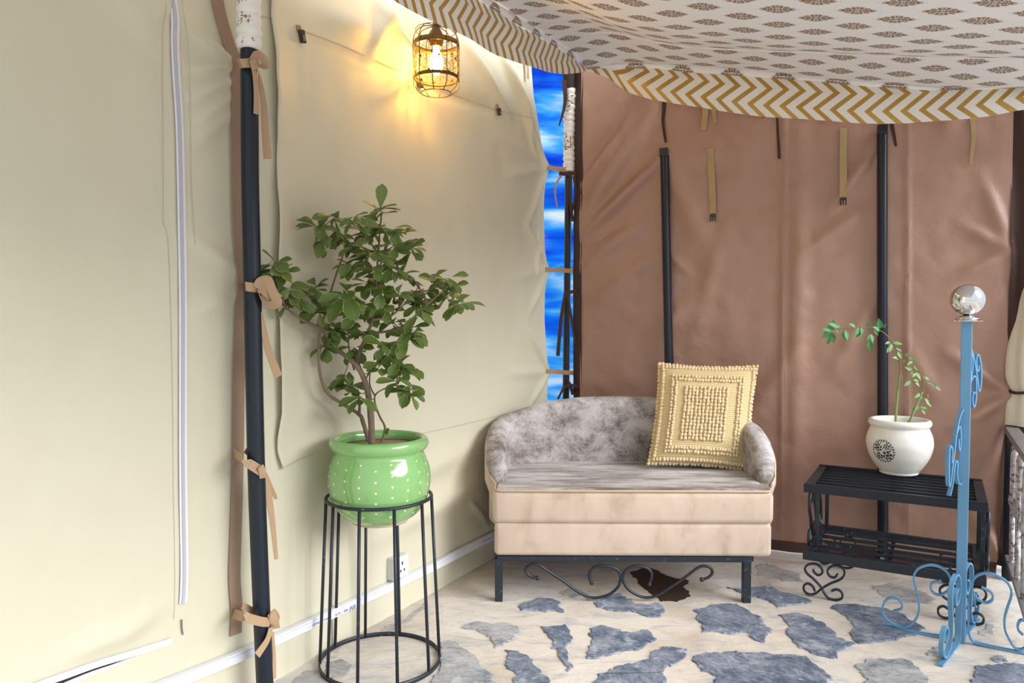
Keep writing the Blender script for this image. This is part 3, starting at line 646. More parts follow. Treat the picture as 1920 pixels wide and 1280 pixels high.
hang('pair of short khaki strap ends peeping out below the gold chevron valance', [('webbing', [bw(1322, 190, .008), bw(1323, 215, .010), bw(1319, 246, .012)], .030, None), ('webbing', [bw(1336, 190, .006), bw(1339, 210, .010), bw(1342, 234, .012)], (.026, .018), None)])
hang('narrow khaki strap hanging near the dark right edge of the brown wall', [('webbing', [bw(1823, 220, .008), bw(1825, 250, .010), bw(1821, 308, .012)], (.028, .014), None)])
hang('wavy dark brown ribbon hanging straight above the cushion rod', [('ribbon', [bw(1246, 170, .008), bw(1246, 205, .012), bw(1244, 230, .010), bw(1249, 268, .012)], (.026, .012), 'dark_brown')], 'dark_ribbon')
hang('thin dark brown ribbon hanging between the two buckled straps', [('ribbon', [bw(1456, 200, .008), bw(1458, 240, .012), bw(1461, 298, .012)], (.010, .014), 'dark_brown')], 'dark_ribbon')
hang('short dark brown ribbon beside the cap of the flower pot rod', [('ribbon', [bw(1670, 225, .010), bw(1675, 250, .012), bw(1680, 274, .010)], (.02, .010), 'dark_brown')], 'dark_ribbon')
hang('tip of a dark ribbon just below the valance hem', [('ribbon', [bw(1425, 200, .010), bw(1428, 212, .012), bw(1433, 221, .010)], (.03, .012), 'dark_brown')], 'dark_ribbon')

# ------------------------------------------------------------------ canopy
VO_R, VO_L = .12, .262
bot_r = [(1100, 133), (1140, 146), (1175, 172), (1225, 187), (1280, 197), (1350, 208), (1430, 218), (1530, 226), (1620, 231), (1700, 231), (1790, 226), (1850, 218), (1886, 211), (1905, 207), (1960, 200), (2050, 205)]
top_r = [(1100, 129), (1160, 128), (1230, 128), (1290, 136), (1350, 140), (1400, 143), (1450, 147), (1530, 153), (1640, 163), (1750, 170), (1850, 168), (1925, 163), (2050, 160)]
str_r = [(1100, 126), (1180, 118), (1280, 119), (1400, 128), (1500, 137), (1600, 145), (1700, 157), (1800, 164), (1925, 158), (2050, 155)]
bot_l = [(-400, -560), (400, -180), (600, -72), (735, 0), (790, 27), (818, 42), (850, 60), (900, 85), (935, 103), (970, 118), (1000, 128), (1030, 135), (1060, 139), (1085, 137), (1100, 131)]
top_l = [(-400, -900), (400, -350), (600, -205), (735, -110), (850, -35), (899, 0), (925, 17), (955, 36), (974, 49), (1011, 69), (1039, 86), (1067, 105), (1086, 117), (1100, 127)]
str_l = [(-400, -960), (400, -375), (600, -222), (735, -125), (860, -42), (905, -10), (929, 4), (970, 30), (992, 45), (1030, 69), (1073, 99), (1086, 112), (1100, 125)]
canopy_root = None
def valance(fn, E, lo, hi, x0, x1, off, nu, mat, name, parent, fold=.012):
    xs = [x0 + (x1 - x0) * i / nu for i in range(nu + 1)]; nv = 10
    V = []; UV = []
    for i, x in enumerate(xs):
        a = fn(x, interp(x, lo), off); b = fn(x, interp(x, hi), off); h = (b - a).length
        N_ = LN if fn is on_left else BN
        L = (a - (LP if fn is on_left else BP)).dot(E)
        for j in range(nv + 1):
            t = j / nv
            w = fold * (math.sin(L * 11 + t * 2) * (1 - t) * .8 + math.sin(t * PI) * .8 + .5 * noise.noise((L * 5, t * 2, 3)))
            V.append(a + (b - a) * t + N_ * w); UV.append((L * (1.3 if fn is on_left else 1), t * h))
    b = MB(); b.v = [tuple(p) for p in V]; b.f = [[i * (nv + 1) + j, (i + 1) * (nv + 1) + j, (i + 1) * (nv + 1) + j + 1, i * (nv + 1) + j + 1] for i in range(nu) for j in range(nv)]
    b.uv = UV
    return b.build(name, mat, parent)
# field of the canopy: heights come from the strips it is sewn to, scalloped between its seams
def brown_line(px, off):                      # position along the wall where the vertical through px meets the offset line
    return bcoord(on_brown(px, 590, off)).x
ZE = [(brown_line(x, VO_R), on_brown(x, y, VO_R).z) for x, y in str_r]
SEAM = [(1120, 60), (1137, 64), (1280, 86), (1420, 95), (1600, 103), (1760, 107), (1920, 112), (2050, 116)]
VS = .57
ZS = [(brown_line(x, VS), on_brown(x, y, VS).z) for x, y in SEAM]
ZL = [(lcoord(on_left(x, 590, VO_L)).x, on_left(x, y, VO_L).z) for x, y in str_l]
def canopy_z(P2):
    q = Vector((P2.x, P2.y, 0)) - BP; u = q.dot(BE); v = q.dot(BN)
    ze, zs_ = interp(u, ZE), interp(u, ZS)
    if v <= VS:
        t = (v - VO_R) / (VS - VO_R); z = ze + (zs_ - ze) * t - .030 * math.sin(PI * min(1, max(0, t)) ** .55)
    else:
        z = zs_ - .125 * (1 - math.exp(-(v - VS) / .36)) - .02 * (v - VS)
    d = (Vector((P2.x, P2.y, 0)) - LP).dot(LN) - VO_L; s_ = (Vector((P2.x, P2.y, 0)) - LP).dot(LE)
    w = sstep(0, .55, d); zl = interp(s_, ZL)
    z = zl * (1 - w) + z * w
    return z + .010 * noise.noise((P2.x * 2.2, P2.y * 2.2, 0)) * w
VMAX = 3.9
def cf(u, v):
    vv = VO_R + (VMAX - VO_R) * v
    A = BP + BN * vv
    # intersection with the left offset line
    L0 = LP + LN * VO_L
    # solve A + BE*a on left line: (A + BE*a - L0).LN = 0
    a0 = -(A - L0).dot(LN) / BE.dot(LN); a1 = 1.2
    p = A + BE * (a0 + (a1 - a0) * u)
    return Vector((p.x, p.y, canopy_z(p)))
def cuv(u, v):
    p = cf(u, v); q = Vector((p.x, p.y, 0)) - BP; return (q.dot(BE), q.dot(BN))
ceiling = tag(grid(120, 200, cf, cuv).build('ceiling', 'canopy'), 'white cotton canopy printed with brown diamond motifs', kind='structure')
valance(on_brown, BE, bot_r, top_r, 1100, 2050, VO_R, 160, 'chevron', 'valance', ceiling)
valance(on_left, LE, bot_l, top_l, -400, 1100, VO_L, 200, 'chevron', 'valance', ceiling)
valance(on_brown, BE, top_r, str_r, 1100, 2050, VO_R + .004, 120, 'canopy', 'valance_strip', ceiling, .004)
valance(on_left, LE, top_l, str_l, -400, 1100, VO_L + .004, 120, 'canopy', 'valance_strip', ceiling, .004)
sm = []
for i in range(41):
    a = -1.35 + 3.05 * i / 40; p = BP + BN * (VS + .004) + BE * a; 
    if (p - LP).dot(LN) > VO_L + .06: sm.append(Vector((p.x, p.y, canopy_z(p) - .003)))
MB().tube(sm, .004, 6).build('seam', 'canopy', ceiling)
# folded corner bunch where the two valances meet at the right post
for x in (1330,): pass

# ------------------------------------------------------------------ lantern
LC = on_left(818, 118, .135); lamp = thing('pendant_lantern', 'lit brass wire birdcage lantern hanging before the cream canvas', 'lamp', LC)
k_ = LC.y / F
R_ = .0945; zt, zb_ = .150, -.118
def ringp(r, z, n=36): return [(r * math.cos(2 * PI * i / n), r * math.sin(2 * PI * i / n), z) for i in range(n)]
NW = 10
for i in range(NW):
    a = 2 * PI * (i + .4) / NW; ca, sa = math.cos(a), math.sin(a)
    prof = [(.012, zt), (.05, zt - .004), (.078, zt - .022), (R_, zt - .062), (R_, 0), (R_, zb_ + .035), (.088, zb_ + .014), (.070, zb_), (.062, zb_ - .006)]
    MB().tube([(r * ca, r * sa, z) for r, z in catmull([(r, z, 0) for r, z in prof], 4) and [(q.x, q.y) for q in catmull([(r, z, 0) for r, z in prof], 4)]], .0021, 6).build('cage_wire', 'brass', lamp)
for z, hgt in ((zt - .075, .020), (zb_ + .055, .014)):
    MB().bar(ringp(R_ - .003, z), .0015, hgt, (0, 0, 1), True).build('cage_band', 'brass', lamp)
MB().tube(ringp(.062, zb_ - .006), .002, 6, True).build('bottom_ring', 'brass', lamp)
MB().tube(ringp(.085, zt - .012 - .006), .0016, 6, True).build('top_ring', 'brass', lamp)
MB().tube(ringp(.014, zt), .003, 6, True).build('top_ring', 'brass', lamp)
# star lattice between the bands
lat = MB(); rows = 2; cols = 7; z0, z1 = zb_ + .062, zt - .085
def cyl(a, z): return Vector(((R_ - .003) * math.cos(a), (R_ - .003) * math.sin(a), z))
dh = (z1 - z0) / rows
for r_ in range(rows + 1):
    for c_ in range(cols):
        a = 2 * PI * (c_ + .5 * (r_ % 2)) / cols; z = z0 + r_ * dh
        for q in range(12):
            b = 2 * PI * q / 12; ln = dh * (.62 if q % 2 else .52)
            za = z + ln * math.sin(b); aa = a + ln * math.cos(b) / R_
            if z0 - .001 <= za <= z1 + .001: lat.tube([cyl(a, z), cyl((a + aa) / 2, (z + za) / 2), cyl(aa, za)], .0010, 4)
        for q in range(6):
            b = 2 * PI * (q + .5) / 6; b2 = 2 * PI * (q + 1.5) / 6; ln = dh * .62
            p, p2 = (a + ln * math.cos(b) / R_, z + ln * math.sin(b)), (a + ln * math.cos(b2) / R_, z + ln * math.sin(b2))
            if z0 - .001 <= min(p[1], p2[1]) and max(p[1], p2[1]) <= z1 + .001: lat.tube([cyl(*p), cyl(*p2)], .0009, 4)
tag(lat.build('star_lattice', 'brass', lamp), kind='stuff')
MB().lathe([(.0, zt + .012), (.012, zt + .010), (.016, zt - .010), (.022, zt - .020), (.034, zt - .045), (.030, zt - .060), (.024, zt - .085), (.0, zt - .085)], n=20).build('bulb_holder', 'brass', lamp, auto=50)
MB().lathe([(.0, -.050), (.010, -.048), (.022, -.034), (.029, -.010), (.028, .010), (.020, .034), (.014, .050), (.013, zt - .085)], n=24).build('bulb', 'bulb', lamp)
MB().tube([(0, 0, zt + .005), (0, 0, zt + .06), (.004, 0, zt + .16), (0, 0, 2.86 - LC.z)], .0035, 8).build('cord', 'black_plastic', lamp)

# ------------------------------------------------------------------ sofa
SO = Vector((.527, 3.555, 0)); sofa = thing('sofa', 'small two-seat sofa in grey distressed velvet and beige suede on a black scroll frame', 'sofa', SO, math.radians(-.8))
def rbox(x0, x1, y0, y1, z0, z1, r, bulge=.006, nx=26, ny=14):
    """rounded upholstery block"""
    bm = bmesh.new(); bmesh.ops.create_cube(bm, size=1)
    for v_ in bm.verts: v_.co = Vector((x0 + (x1 - x0) * (v_.co.x + .5), y0 + (y1 - y0) * (v_.co.y + .5), z0 + (z1 - z0) * (v_.co.z + .5)))
    bmesh.ops.bevel(bm, geom=bm.edges[:], offset=r, segments=4, profile=.5, affect='EDGES')
    bmesh.ops.subdivide_edges(bm, edges=[e for e in bm.edges if e.calc_length() > .2], cuts=10, use_grid_fill=True)
    for v_ in bm.verts:
        n_ = noise.noise(v_.co * 5) * bulge * .6
        v_.co += v_.co.normalized() * 0 + Vector((n_, n_, 0)) * .5
    me = bpy.data.meshes.new('m'); bm.to_mesh(me); bm.free(); return me
link('lower_base', rbox(-.600, .604, -.352, .33, .200, .349, .022), 'suede', sofa)
link('upper_base', rbox(-.606, .610, -.360, .33, .345, .486, .026), 'suede', sofa)
link('seat_pad', rbox(-.592, .596, -.346, .30, .470, .496, .012), 'velvet_seat', sofa)
def rrect(x0, x1, y0, y1, r, z):
    P = []
    for cx, cy, a0 in ((x1 - r, y0 + r, -90), (x1 - r, y1 - r, 0), (x0 + r, y1 - r, 90), (x0 + r, y0 + r, 180)):
        for i in range(7): a = math.radians(a0 + 15 * i); P.append(Vector((cx + r * math.cos(a), cy + r * math.sin(a), z)))
    return P
MB().tube(rrect(-.598, .602, -.352, .28, .03, .488), .0055, 8, True).build('piping', 'piping', sofa)
# wrap-round back and arms
path2 = catmull([(-.572, -.215, 0), (-.592, -.12, 0), (-.597, .02, 0), (-.575, .15, 0), (-.49, .245, 0), (-.34, .285, 0), (-.17, .30, 0), (0, .303, 0), (.17, .30, 0), (.34, .285, 0), (.51, .248, 0), (.618, .15, 0), (.643, .02, 0), (.637, -.12, 0), (.614, -.215, 0)], 5)
n_ = len(path2); cum = [0]
for i in range(1, n_): cum.append(cum[-1] + (path2[i] - path2[i - 1]).length)
LT = cum[-1]
hp = [(0, .495), (.03, .535), (.08, .60), (.17, .67), (.27, .712), (.38, .735), (.50, .765), (.62, .797), (.80, .822), (1.0, .828), (9, .828)]
tp = [(0, .018), (.04, .036), (.12, .049), (.25, .048), (.5, .041), (9, .038)]
outer = MB(); sec = []
for i, p in enumerate(path2):
    t = (path2[min(i + 1, n_ - 1)] - path2[max(i - 1, 0)]).normalized(); nr = Vector((t.y, -t.x, 0))   # towards the seat
    dl = min(cum[i], LT - cum[i]); h_ = interp(dl, hp); w_ = interp(dl, tp)
    ring = []
    for q in range(15):
        if q <= 2: a, z = 1.0, .47 + (h_ - w_ * .9 - .47) * q / 3
        elif q >= 12: a, z = -1.0, .47 + (h_ - w_ * .9 - .47) * (14 - q) / 3 * 1.0
        else:
            ang = PI * (q - 3) / 8; a, z = math.cos(ang), h_ - w_ * .9 + math.sin(ang) * w_ * .9
        lean = -.03 * (z - .47)
        ring.append(p + nr * (a * w_ + lean) + Vector((0, 0, z)))
    sec.append(ring)
b = MB(); b.v = [tuple(q) for r in sec for q in r]
b.f = [[i * 15 + j, i * 15 + j + 1, (i + 1) * 15 + j + 1, (i + 1) * 15 + j] for i in range(n_ - 1) for j in range(14)] + [list(range(15)), [(n_ - 1) * 15 + j for j in range(15)][::-1]]
b.build('backrest', 'velvet_back', sofa)
# beige outside cover of the back, down to the base
b = MB(); V = []
for i, p in enumerate(path2):
    t = (path2[min(i + 1, n_ - 1)] - path2[max(i - 1, 0)]).normalized(); nr = Vector((t.y, -t.x, 0)); dl = min(cum[i], LT - cum[i]); w_ = interp(dl, tp); h_ = interp(dl, hp)
    for z in (.30, .42, .48, .48 + (h_ - .48) * .55, h_ - w_ * 1.1): V.append(p - nr * ((w_ + .006) if z > .44 else (w_ * .7 + .0)) + Vector((0, 0, z)))
b.v = [tuple(q) for q in V]; b.f = [[i * 5 + j, i * 5 + j + 1, (i + 1) * 5 + j + 1, (i + 1) * 5 + j] for i in range(n_ - 1) for j in range(4)]
b.build('back_cover', 'suede', sofa, solid=.008)
fr = MB(); 
for P, Q in (((-.585, -.335), (.515, -.335)), ((-.585, .27), (.515, .27)), ((-.585, -.335), (-.585, .27)), ((.515, -.335), (.515, .27))):
    fr.bar([(P[0], P[1], .189), (Q[0], Q[1], .189)], .03, .022, (0, 0, 1))
fr.build('frame', 'iron', sofa, False, bevel=.002)
for x in (-.580, .498):
    for y in (-.335, .27): MB().box((x, y, .094), (.034, .034, .188)).build('leg', 'iron', sofa, False, bevel=.003)
yfr = SO.y - .335
sl = Z1([(570,185),(535,175),(510,145),(515,120),(545,105),(580,110),(620,140),(700,200),(770,260),(830,295),(880,300),(940,280),(985,235),(998,180),(985,140),(950,118),(905,112),(865,120),(840,150),(838,185),(848,212)])
sr = Z1([(1415,195),(1450,180),(1470,150),(1455,120),(1420,112),(1385,130),(1330,180),(1250,245),(1190,290),(1130,305),(1075,285),(1030,245),(1008,190),(1020,145),(1055,118),(1100,112),(1140,130),(1158,165),(1145,225)])
for pts_ in (sl, sr):
    P = world_to(sofa, [at_y(x, y, yfr) for x, y in pts_]); z_hi, z_lo = max(p.z for p in P), min(p.z for p in P)
    for p in P: p.z = z_hi - (z_hi - p.z) * (z_hi - .016) / (z_hi - z_lo)
    P = catmull(P, 4)
    so = MB().tube(P, .0065, 8).build('scroll', 'iron', sofa)
    for e in (P[0], P[-1]): MB().lathe([(0, -.010), (.007, -.008), (.0095, 0), (.007, .008), (0, .010)], e, 10).build('scroll_tip', 'iron', so)

# ------------------------------------------------------------------ cushion
CQ = [Vector(p) for p in (at_y(1216, 869, 3.64), at_y(1402, 883, 3.62), at_y(1419, 687, 3.79), at_y(1236, 682, 3.80))]
cu = thing('cushion', 'square cream cushion with knobbly cotton tufts leaning in the sofa corner', 'cushion', (CQ[0] + CQ[1]) / 2)
CL = world_to(cu, CQ); cn = (CL[1] - CL[0]).cross(CL[3] - CL[0]).normalized()
if cn.y > 0: cn = -cn
def cpt(u, v, side=1, lift=0):
    # concave outline between the corners
    uu = .5 + (u - .5) * (1 - .05 * (1 - (2 * v - 1) ** 2) * abs(2 * u - 1)); vv = .5 + (v - .5) * (1 - .055 * (1 - (2 * u - 1) ** 2) * abs(2 * v - 1))
    p = CL[0] * (1 - uu) * (1 - vv) + CL[1] * uu * (1 - vv) + CL[2] * uu * vv + CL[3] * (1 - uu) * vv
    th = .078 * ((1 - (2 * u - 1) ** 4) * (1 - (2 * v - 1) ** 4)) ** .6
    return p + cn * (side * th + lift)
b = grid(30, 30, lambda u, v: cpt(u, v), lambda u, v: (u, v)); b.build('front_cover', 'weave', cu)
grid(30, 30, lambda u, v: cpt(u, v, -.55), lambda u, v: (u, v)).build('back_cover', 'weave', cu)
def tufts(name, L, r=.0085):
    b = MB(); rr = random.Random(3)
    for (u, v, s_) in L:
        c = cpt(u, v, s_, r * .55); ax = Matrix.Rotation(rr.uniform(-.5, .5), 3, cn)
        q = r * rr.uniform(.85, 1.18); prof = [(0, -1.15), (.62, -.85), (1, -.1), (.8, .6), (.35, 1.0), (0, 1.1)]; V = []; m = 7
        ex = ax @ (CL[1] - CL[0]).normalized(); ey = ax @ (CL[3] - CL[0]).normalized(); ez = cn
        for i in range(m):
            a = 2 * PI * i / m
            for (pr, pz) in prof: V.append(c + (ex * math.cos(a) * pr + ez * math.sin(a) * pr * .9 + ey * pz) * q)
        b.add(V, [(i * 6 + j, ((i + 1) % m) * 6 + j, ((i + 1) % m) * 6 + j + 1, i * 6 + j + 1) for i in range(m) for j in range(5)])
    return tag(b.build(name, 'tuft', cu), kind='stuff')
J = lambda a: a + random.uniform(-.004, .004)
tufts('centre_tufts', [(J(.27 + .42 * i / 11), J(.24 + .50 * j / 15), 1) for i in range(12) for j in range(16)])
rg = []
for e0, e1, f0, f1 in ((.13, .85, .11, .86), (.165, .815, .145, .825)):
    for i in range(22):
        t = i / 22
        rg += [(J(e0 + (e1 - e0) * t), J(f0), 1), (J(e1), J(f0 + (f1 - f0) * t), 1), (J(e1 - (e1 - e0) * t), J(f1), 1), (J(e0), J(f1 - (f1 - f0) * t), 1)]
tufts('ring_tufts', rg, .0082)
eg = []
for q in (0.0, .035):
    for i in range(28):
        t = i / 28; s_ = 0 if q == 0 else 1
        eg += [(J(q + (1 - 2 * q) * t), q, s_), (1 - q, J(q + (1 - 2 * q) * t), s_), (J(1 - q - (1 - 2 * q) * t), 1 - q, s_), (q, J(1 - q - (1 - 2 * q) * t), s_)]
tufts('edge_tufts', eg, .0092)

# ------------------------------------------------------------------ plant stand + green pot + shrub
PC = Vector((-.476, 2.655, 0)); st_ = thing('plant_stand', 'tall black wire plant stand with ten rods holding the green pot', 'plant stand', PC)
MB().tube(ringp(.186, .600, 48), .0065, 8, True).build('top_ring', 'iron', st_)
MB().bar(ringp(.214, .008, 48), .006, .015, (0, 0, 1), True).build('bottom_ring', 'iron', st_)
for i in range(10):
    a = PI / 2 - math.radians(10.5 + 36 * i)
    MB().tube([(.186 * math.cos(a), .186 * math.sin(a), .598), (.213 * math.cos(a), .213 * math.sin(a), .004)], .0058, 8).build('rod', 'iron', st_)
pot = thing('flower_pot', 'round glossy green flower pot with rows of small white dots', 'flower pot', PC + Vector((.002, 0, .5175)))
gp = [(0, 0), (.098, 0), (.108, .006), (.135, .026), (.160, .060), (.172, .085), (.181, .132), (.181, .165), (.176, .195), (.165, .225), (.159, .240), (.160, .250), (.168, .258), (.175, .270), (.176, .281), (.171, .293), (.160, .298), (.150, .292), (.146, .276), (.148, .25)]
gps = [(q.x, q.y) for q in catmull([(r, z, 0) for r, z in gp[1:]], 4)]
MB().lathe([(0, 0)] + gps, n=64).build('body', 'green', pot)
MB().lathe([(0, -.004), (.100, -.004), (.104, .004)], n=40).build('foot_ring', 'terracotta', pot)
MB().lathe([(0, .272), (.08, .270), (.1455, .266)], n=40, rmod=lambda a, z, r: r).build('soil', 'soil', pot)
def prof_r(pr, z):
    for (r0, z0), (r1, z1) in zip(pr, pr[1:]):
        if z0 <= z <= z1 and z1 > z0: return r0 + (r1 - r0) * (z - z0) / (z1 - z0)
    return pr[-1][0]
db = MB()
for c_ in range(20):
    for r_ in range(6):
        z = .045 + r_ * .036 + (.018 if c_ % 2 else 0); a = 2 * PI * c_ / 20 + .1
        if z > .232: continue
        r = prof_r(gps[:60], z); C = Vector((r * math.cos(a), r * math.sin(a), z)); N_ = Vector((math.cos(a), math.sin(a), 0)); T_ = Vector((-N_.y, N_.x, 0))
        V = [C + N_ * .0016] + [C + (T_ * math.cos(q * PI / 4) + Vector((0, 0, 1)) * math.sin(q * PI / 4)) * .0042 for q in range(8)]
        db.add(V, [(0, 1 + q, 1 + (q + 1) % 8) for q in range(8)])
tag(db.build('dots', 'white_dot', pot), kind='stuff')
# leaf meshes
def leaf_mesh(name, mat, L, Wd, obov=True, curl=.15, teeth=0):
    b = MB(); n = 8; V = []; UV = []
    for i in range(n + 1):
        t = i / n
        w = Wd * ((math.sin(PI * min(1, t ** 1.85)) ** .62) if obov else math.sin(PI * t ** .8)) 
        if i in (0, n): w = Wd * .05
        z = -curl * L * t * t
        for s_, u_ in ((-1, 1), (-.5, .5), (0, 0), (.5, .5), (1, 1)):
            tt = teeth * (1 if i % 2 else -1) * abs(s_)
            V.append((s_ * w / 2 * (1 + tt), L * t, z + abs(s_) * w * .16)); UV.append((max(u_, 0 if t < .9 else (t - .9) * 9), t))
    b.v = V; b.uv = UV; b.f = [[i * 5 + j, i * 5 + j + 1, (i + 1) * 5 + j + 1, (i + 1) * 5 + j] for i in range(n) for j in range(4)]
    me = bpy.data.meshes.new(name); me.from_pydata(b.v, [], b.f); ul = me.uv_layers.new(name='UVMap')
    for lp in me.loops: ul.data[lp.index].uv = UV[lp.vertex_index]
    me.materials.append(M[mat])
    for p in me.polygons: p.use_smooth = True
    return me
LM = [leaf_mesh('shrub_leaf', 'leaf', .066, .036, True, .12), leaf_mesh('shrub_leaf', 'leaf', .056, .034, True, .3), leaf_mesh('shrub_leaf', 'leaf', .074, .036, True, .2)]
def put_leaf(me, parent, P, d, up, sc=1, name='leaf'):
    d = d.normalized(); x = d.cross(up)
    if x.length < .05: x = d.orthogonal()
    x.normalize(); z = x.cross(d)
    o = bpy.data.objects.new(name, me); COL.objects.link(o); o.parent = parent
    o.matrix_local = Matrix.Translation(P) @ Matrix((x * sc, d * sc, z * sc)).transposed().to_4x4(); return o
Zt = lambda x, y: (380 + x / 2.4615, 340 + y / 2.4615)
def wall_y(px):
    return on_left(px, 590).y
def plant_pt(x, y, dy=0.0):
    px, py = Zt(x, y); Y = min(PC.y + dy, wall_y(px) - .11); return at_y(px, py, Y)
shrub = thing('shrub', 'variegated leafy shrub with a forked woody trunk growing in the green pot', 'plant', PC + Vector((0, 0, .785)))
branches = [
 ([(782,1200),(776,1080),(760,960),(735,890),(700,840),(640,790),(590,750),(555,685),(470,645),(385,585)], (.0125, .004), -.02),
 ([(738,895),(715,830),(735,760),(765,690),(785,630),(800,480),(810,330),(825,150)], (.0085, .0025), .0),
 ([(765,700),(860,690),(940,660),(1000,600),(1080,530),(1150,470)], (.005, .002), -.03),
 ([(772,1180),(740,1110),(722,1075),(645,1025),(580,980),(545,900),(535,780),(545,690),(600,480),(650,330),(660,240)], (.0085, .0025), .05),
 ([(820,1190),(842,1140),(820,1090),(800,1040),(795,990),(830,960),(890,940)], (.005, .002), .03),
 ([(722,1075),(724,1020),(715,960)], (.006, .003), .05), ([(795,990),(770,930),(780,840)], (.003, .002), .03),
 ([(700,870),(680,800),(672,700),(690,560)], (.0035, .002), .03), ([(810,330),(700,200),(600,180)], (.0035, .002), .0), ([(650,250),(560,200),(520,215)], (.003, .0015), .05),
 ([(805,400),(880,320),(950,310)], (.003, .0015), .02), ([(800,480),(900,420),(960,440),(1000,500)], (.003, .0015), .04), ([(530,580),(490,530),(470,510)], (.003, .0015), .0), ([(780,640),(870,620),(960,540),(1040,500)], (.004, .002), -.05)]
nodes_ = []
for P, (r0, r1), dy in branches:
    P3 = [plant_pt(x, y, dy + .02 * math.sin(i * 1.3)) for i, (x, y) in enumerate(P)]
    if P[0][1] > 1150:
        P3[0].z = .775
    C_ = catmull(P3, 4); n2 = len(C_); nodes_ += C_[n2 // 3:]
    br = MB().tube(world_to(shrub, C_), r0, 8, scale=[1 + (r1 / r0 - 1) * i / (n2 - 1) + .06 * math.sin(i * 1.9) for i in range(n2)]).build('branch', 'bark', shrub)
clusters = [(828,140),(705,175),(610,165),(530,205),(560,265),(650,265),(690,300),(760,235),(820,215),(885,235),(940,275),(955,320),(800,330),(740,345),(880,310),(690,390),(800,400),(870,390),(925,430),(665,520),(760,465),(830,500),(900,520),(720,600),(570,540),(520,500),(530,600),(600,680),(650,690),(780,590),(850,580),(960,520),(1000,565),(1045,500),(1080,455),(1140,450),(1150,510),(1180,560),(1000,610),(880,650),(965,690),(940,720),(830,750),(860,795),(905,840),(820,850),(940,870),(700,765),(655,890),(690,950),(730,1000),(905,930),(965,940),(950,980),(325,385),(375,425),(335,455),(400,500),(435,535),(385,545),(560,750),(740,700)]
rl = random.Random(11); tw = MB()
for ci, (x, y) in enumerate(clusters):
    dy = rl.uniform(-.13, .09) if x > 480 else -.03
    if (x, y) == (665, 520): dy = -.16
    C_ = plant_pt(x, y, dy); near = min(nodes_, key=lambda q: (q - C_).length)
    if (near - C_).length > .012:
        mid = (near + C_) / 2 + Vector((0, 0, -.008)); tw.tube(world_to(shrub, catmull([near, mid, C_], 3)), .0017, 5)
    cl = world_to(shrub, [C_])[0]; nl = 5 if ci % 6 else 4
    if (x, y) in ((665, 520), (828, 140), (325, 385)): nl = 7
    a0 = rl.uniform(0, 6)
    for q in range(nl):
        a = a0 + q * 2.4 + rl.uniform(-.3, .3); el = rl.uniform(-.75, .55)
        d = Vector((math.cos(a) * math.cos(el), -abs(math.sin(a)) * .7 * math.cos(el) if q % 3 else math.sin(a) * .5, math.sin(el) - .12))
        if (x, y) == (828, 140) and q < 3: d = Vector(((-.6, .1, .7)[q], -.2, (.55, 1, .15)[q]))
        P0 = cl + Vector((rl.uniform(-.008, .008), rl.uniform(-.008, .008), rl.uniform(-.010, .010)))
        # keep leaves off the canvas
        tip = shrub.location + P0 + d.normalized() * .06
        dist = (tip - LP).dot(LN)
        if dist < .03: d = d + LN * .9
        up = Vector((rl.uniform(-.5, .5), -.75, .75)) if q % 2 else Vector((rl.uniform(-.6, .6), -.3, 1))
        put_leaf(LM[rl.randint(0, 2)], shrub, P0, d, up, rl.uniform(.85, 1.2) * (1.35 if (x, y) == (665, 520) else 1))
tw.build('twigs', 'bark', shrub)
fb = MB(); fuv = []                                       # the inner foliage behind the leaves that show singly
for ci, (x, y) in enumerate(clusters):
    inner = x > 480 and 150 < y < 880
    for q in range(5 if inner else 2):
        C_ = plant_pt(x + rl.uniform(-28, 28), y + rl.uniform(-24, 24), rl.uniform(-.04, .10) if x > 480 else -.02)
        a = rl.uniform(0, 6.3); el = rl.uniform(-.9, .5); d = Vector((math.cos(a) * math.cos(el), math.sin(a) * .6, math.sin(el))).normalized()
        if (C_ + d * .06 - LP).dot(LN) < .03: d = (d + LN * .9).normalized()
        up = Vector((rl.uniform(-.6, .6), -.6, .8)); xx = d.cross(up).normalized(); zz = xx.cross(d); sc_ = rl.uniform(.75, 1.05); me = LM[q % 3]
        base = world_to(shrub, [C_])[0]; ul = {l.vertex_index: tuple(me.uv_layers[0].data[l.index].uv) for l in me.loops}
        fb.add([base + (xx * v_.co.x + d * v_.co.y + zz * v_.co.z) * sc_ for v_ in me.vertices], [tuple(p.vertices) for p in me.polygons]); fuv += [ul[i] for i in range(len(me.vertices))]
fb.uv = fuv; tag(fb.build('foliage', 'leaf', shrub), kind='stuff')
for q in ((862, 1142), (850, 1165), (835, 1158)):
    P0 = world_to(shrub, [plant_pt(842, 1150, .03)])[0]; T_ = world_to(shrub, [plant_pt(q[0], q[1], .0)])[0]
    put_leaf(LM[1], shrub, P0, T_ - P0, Vector((0, -1, .4)), .45)

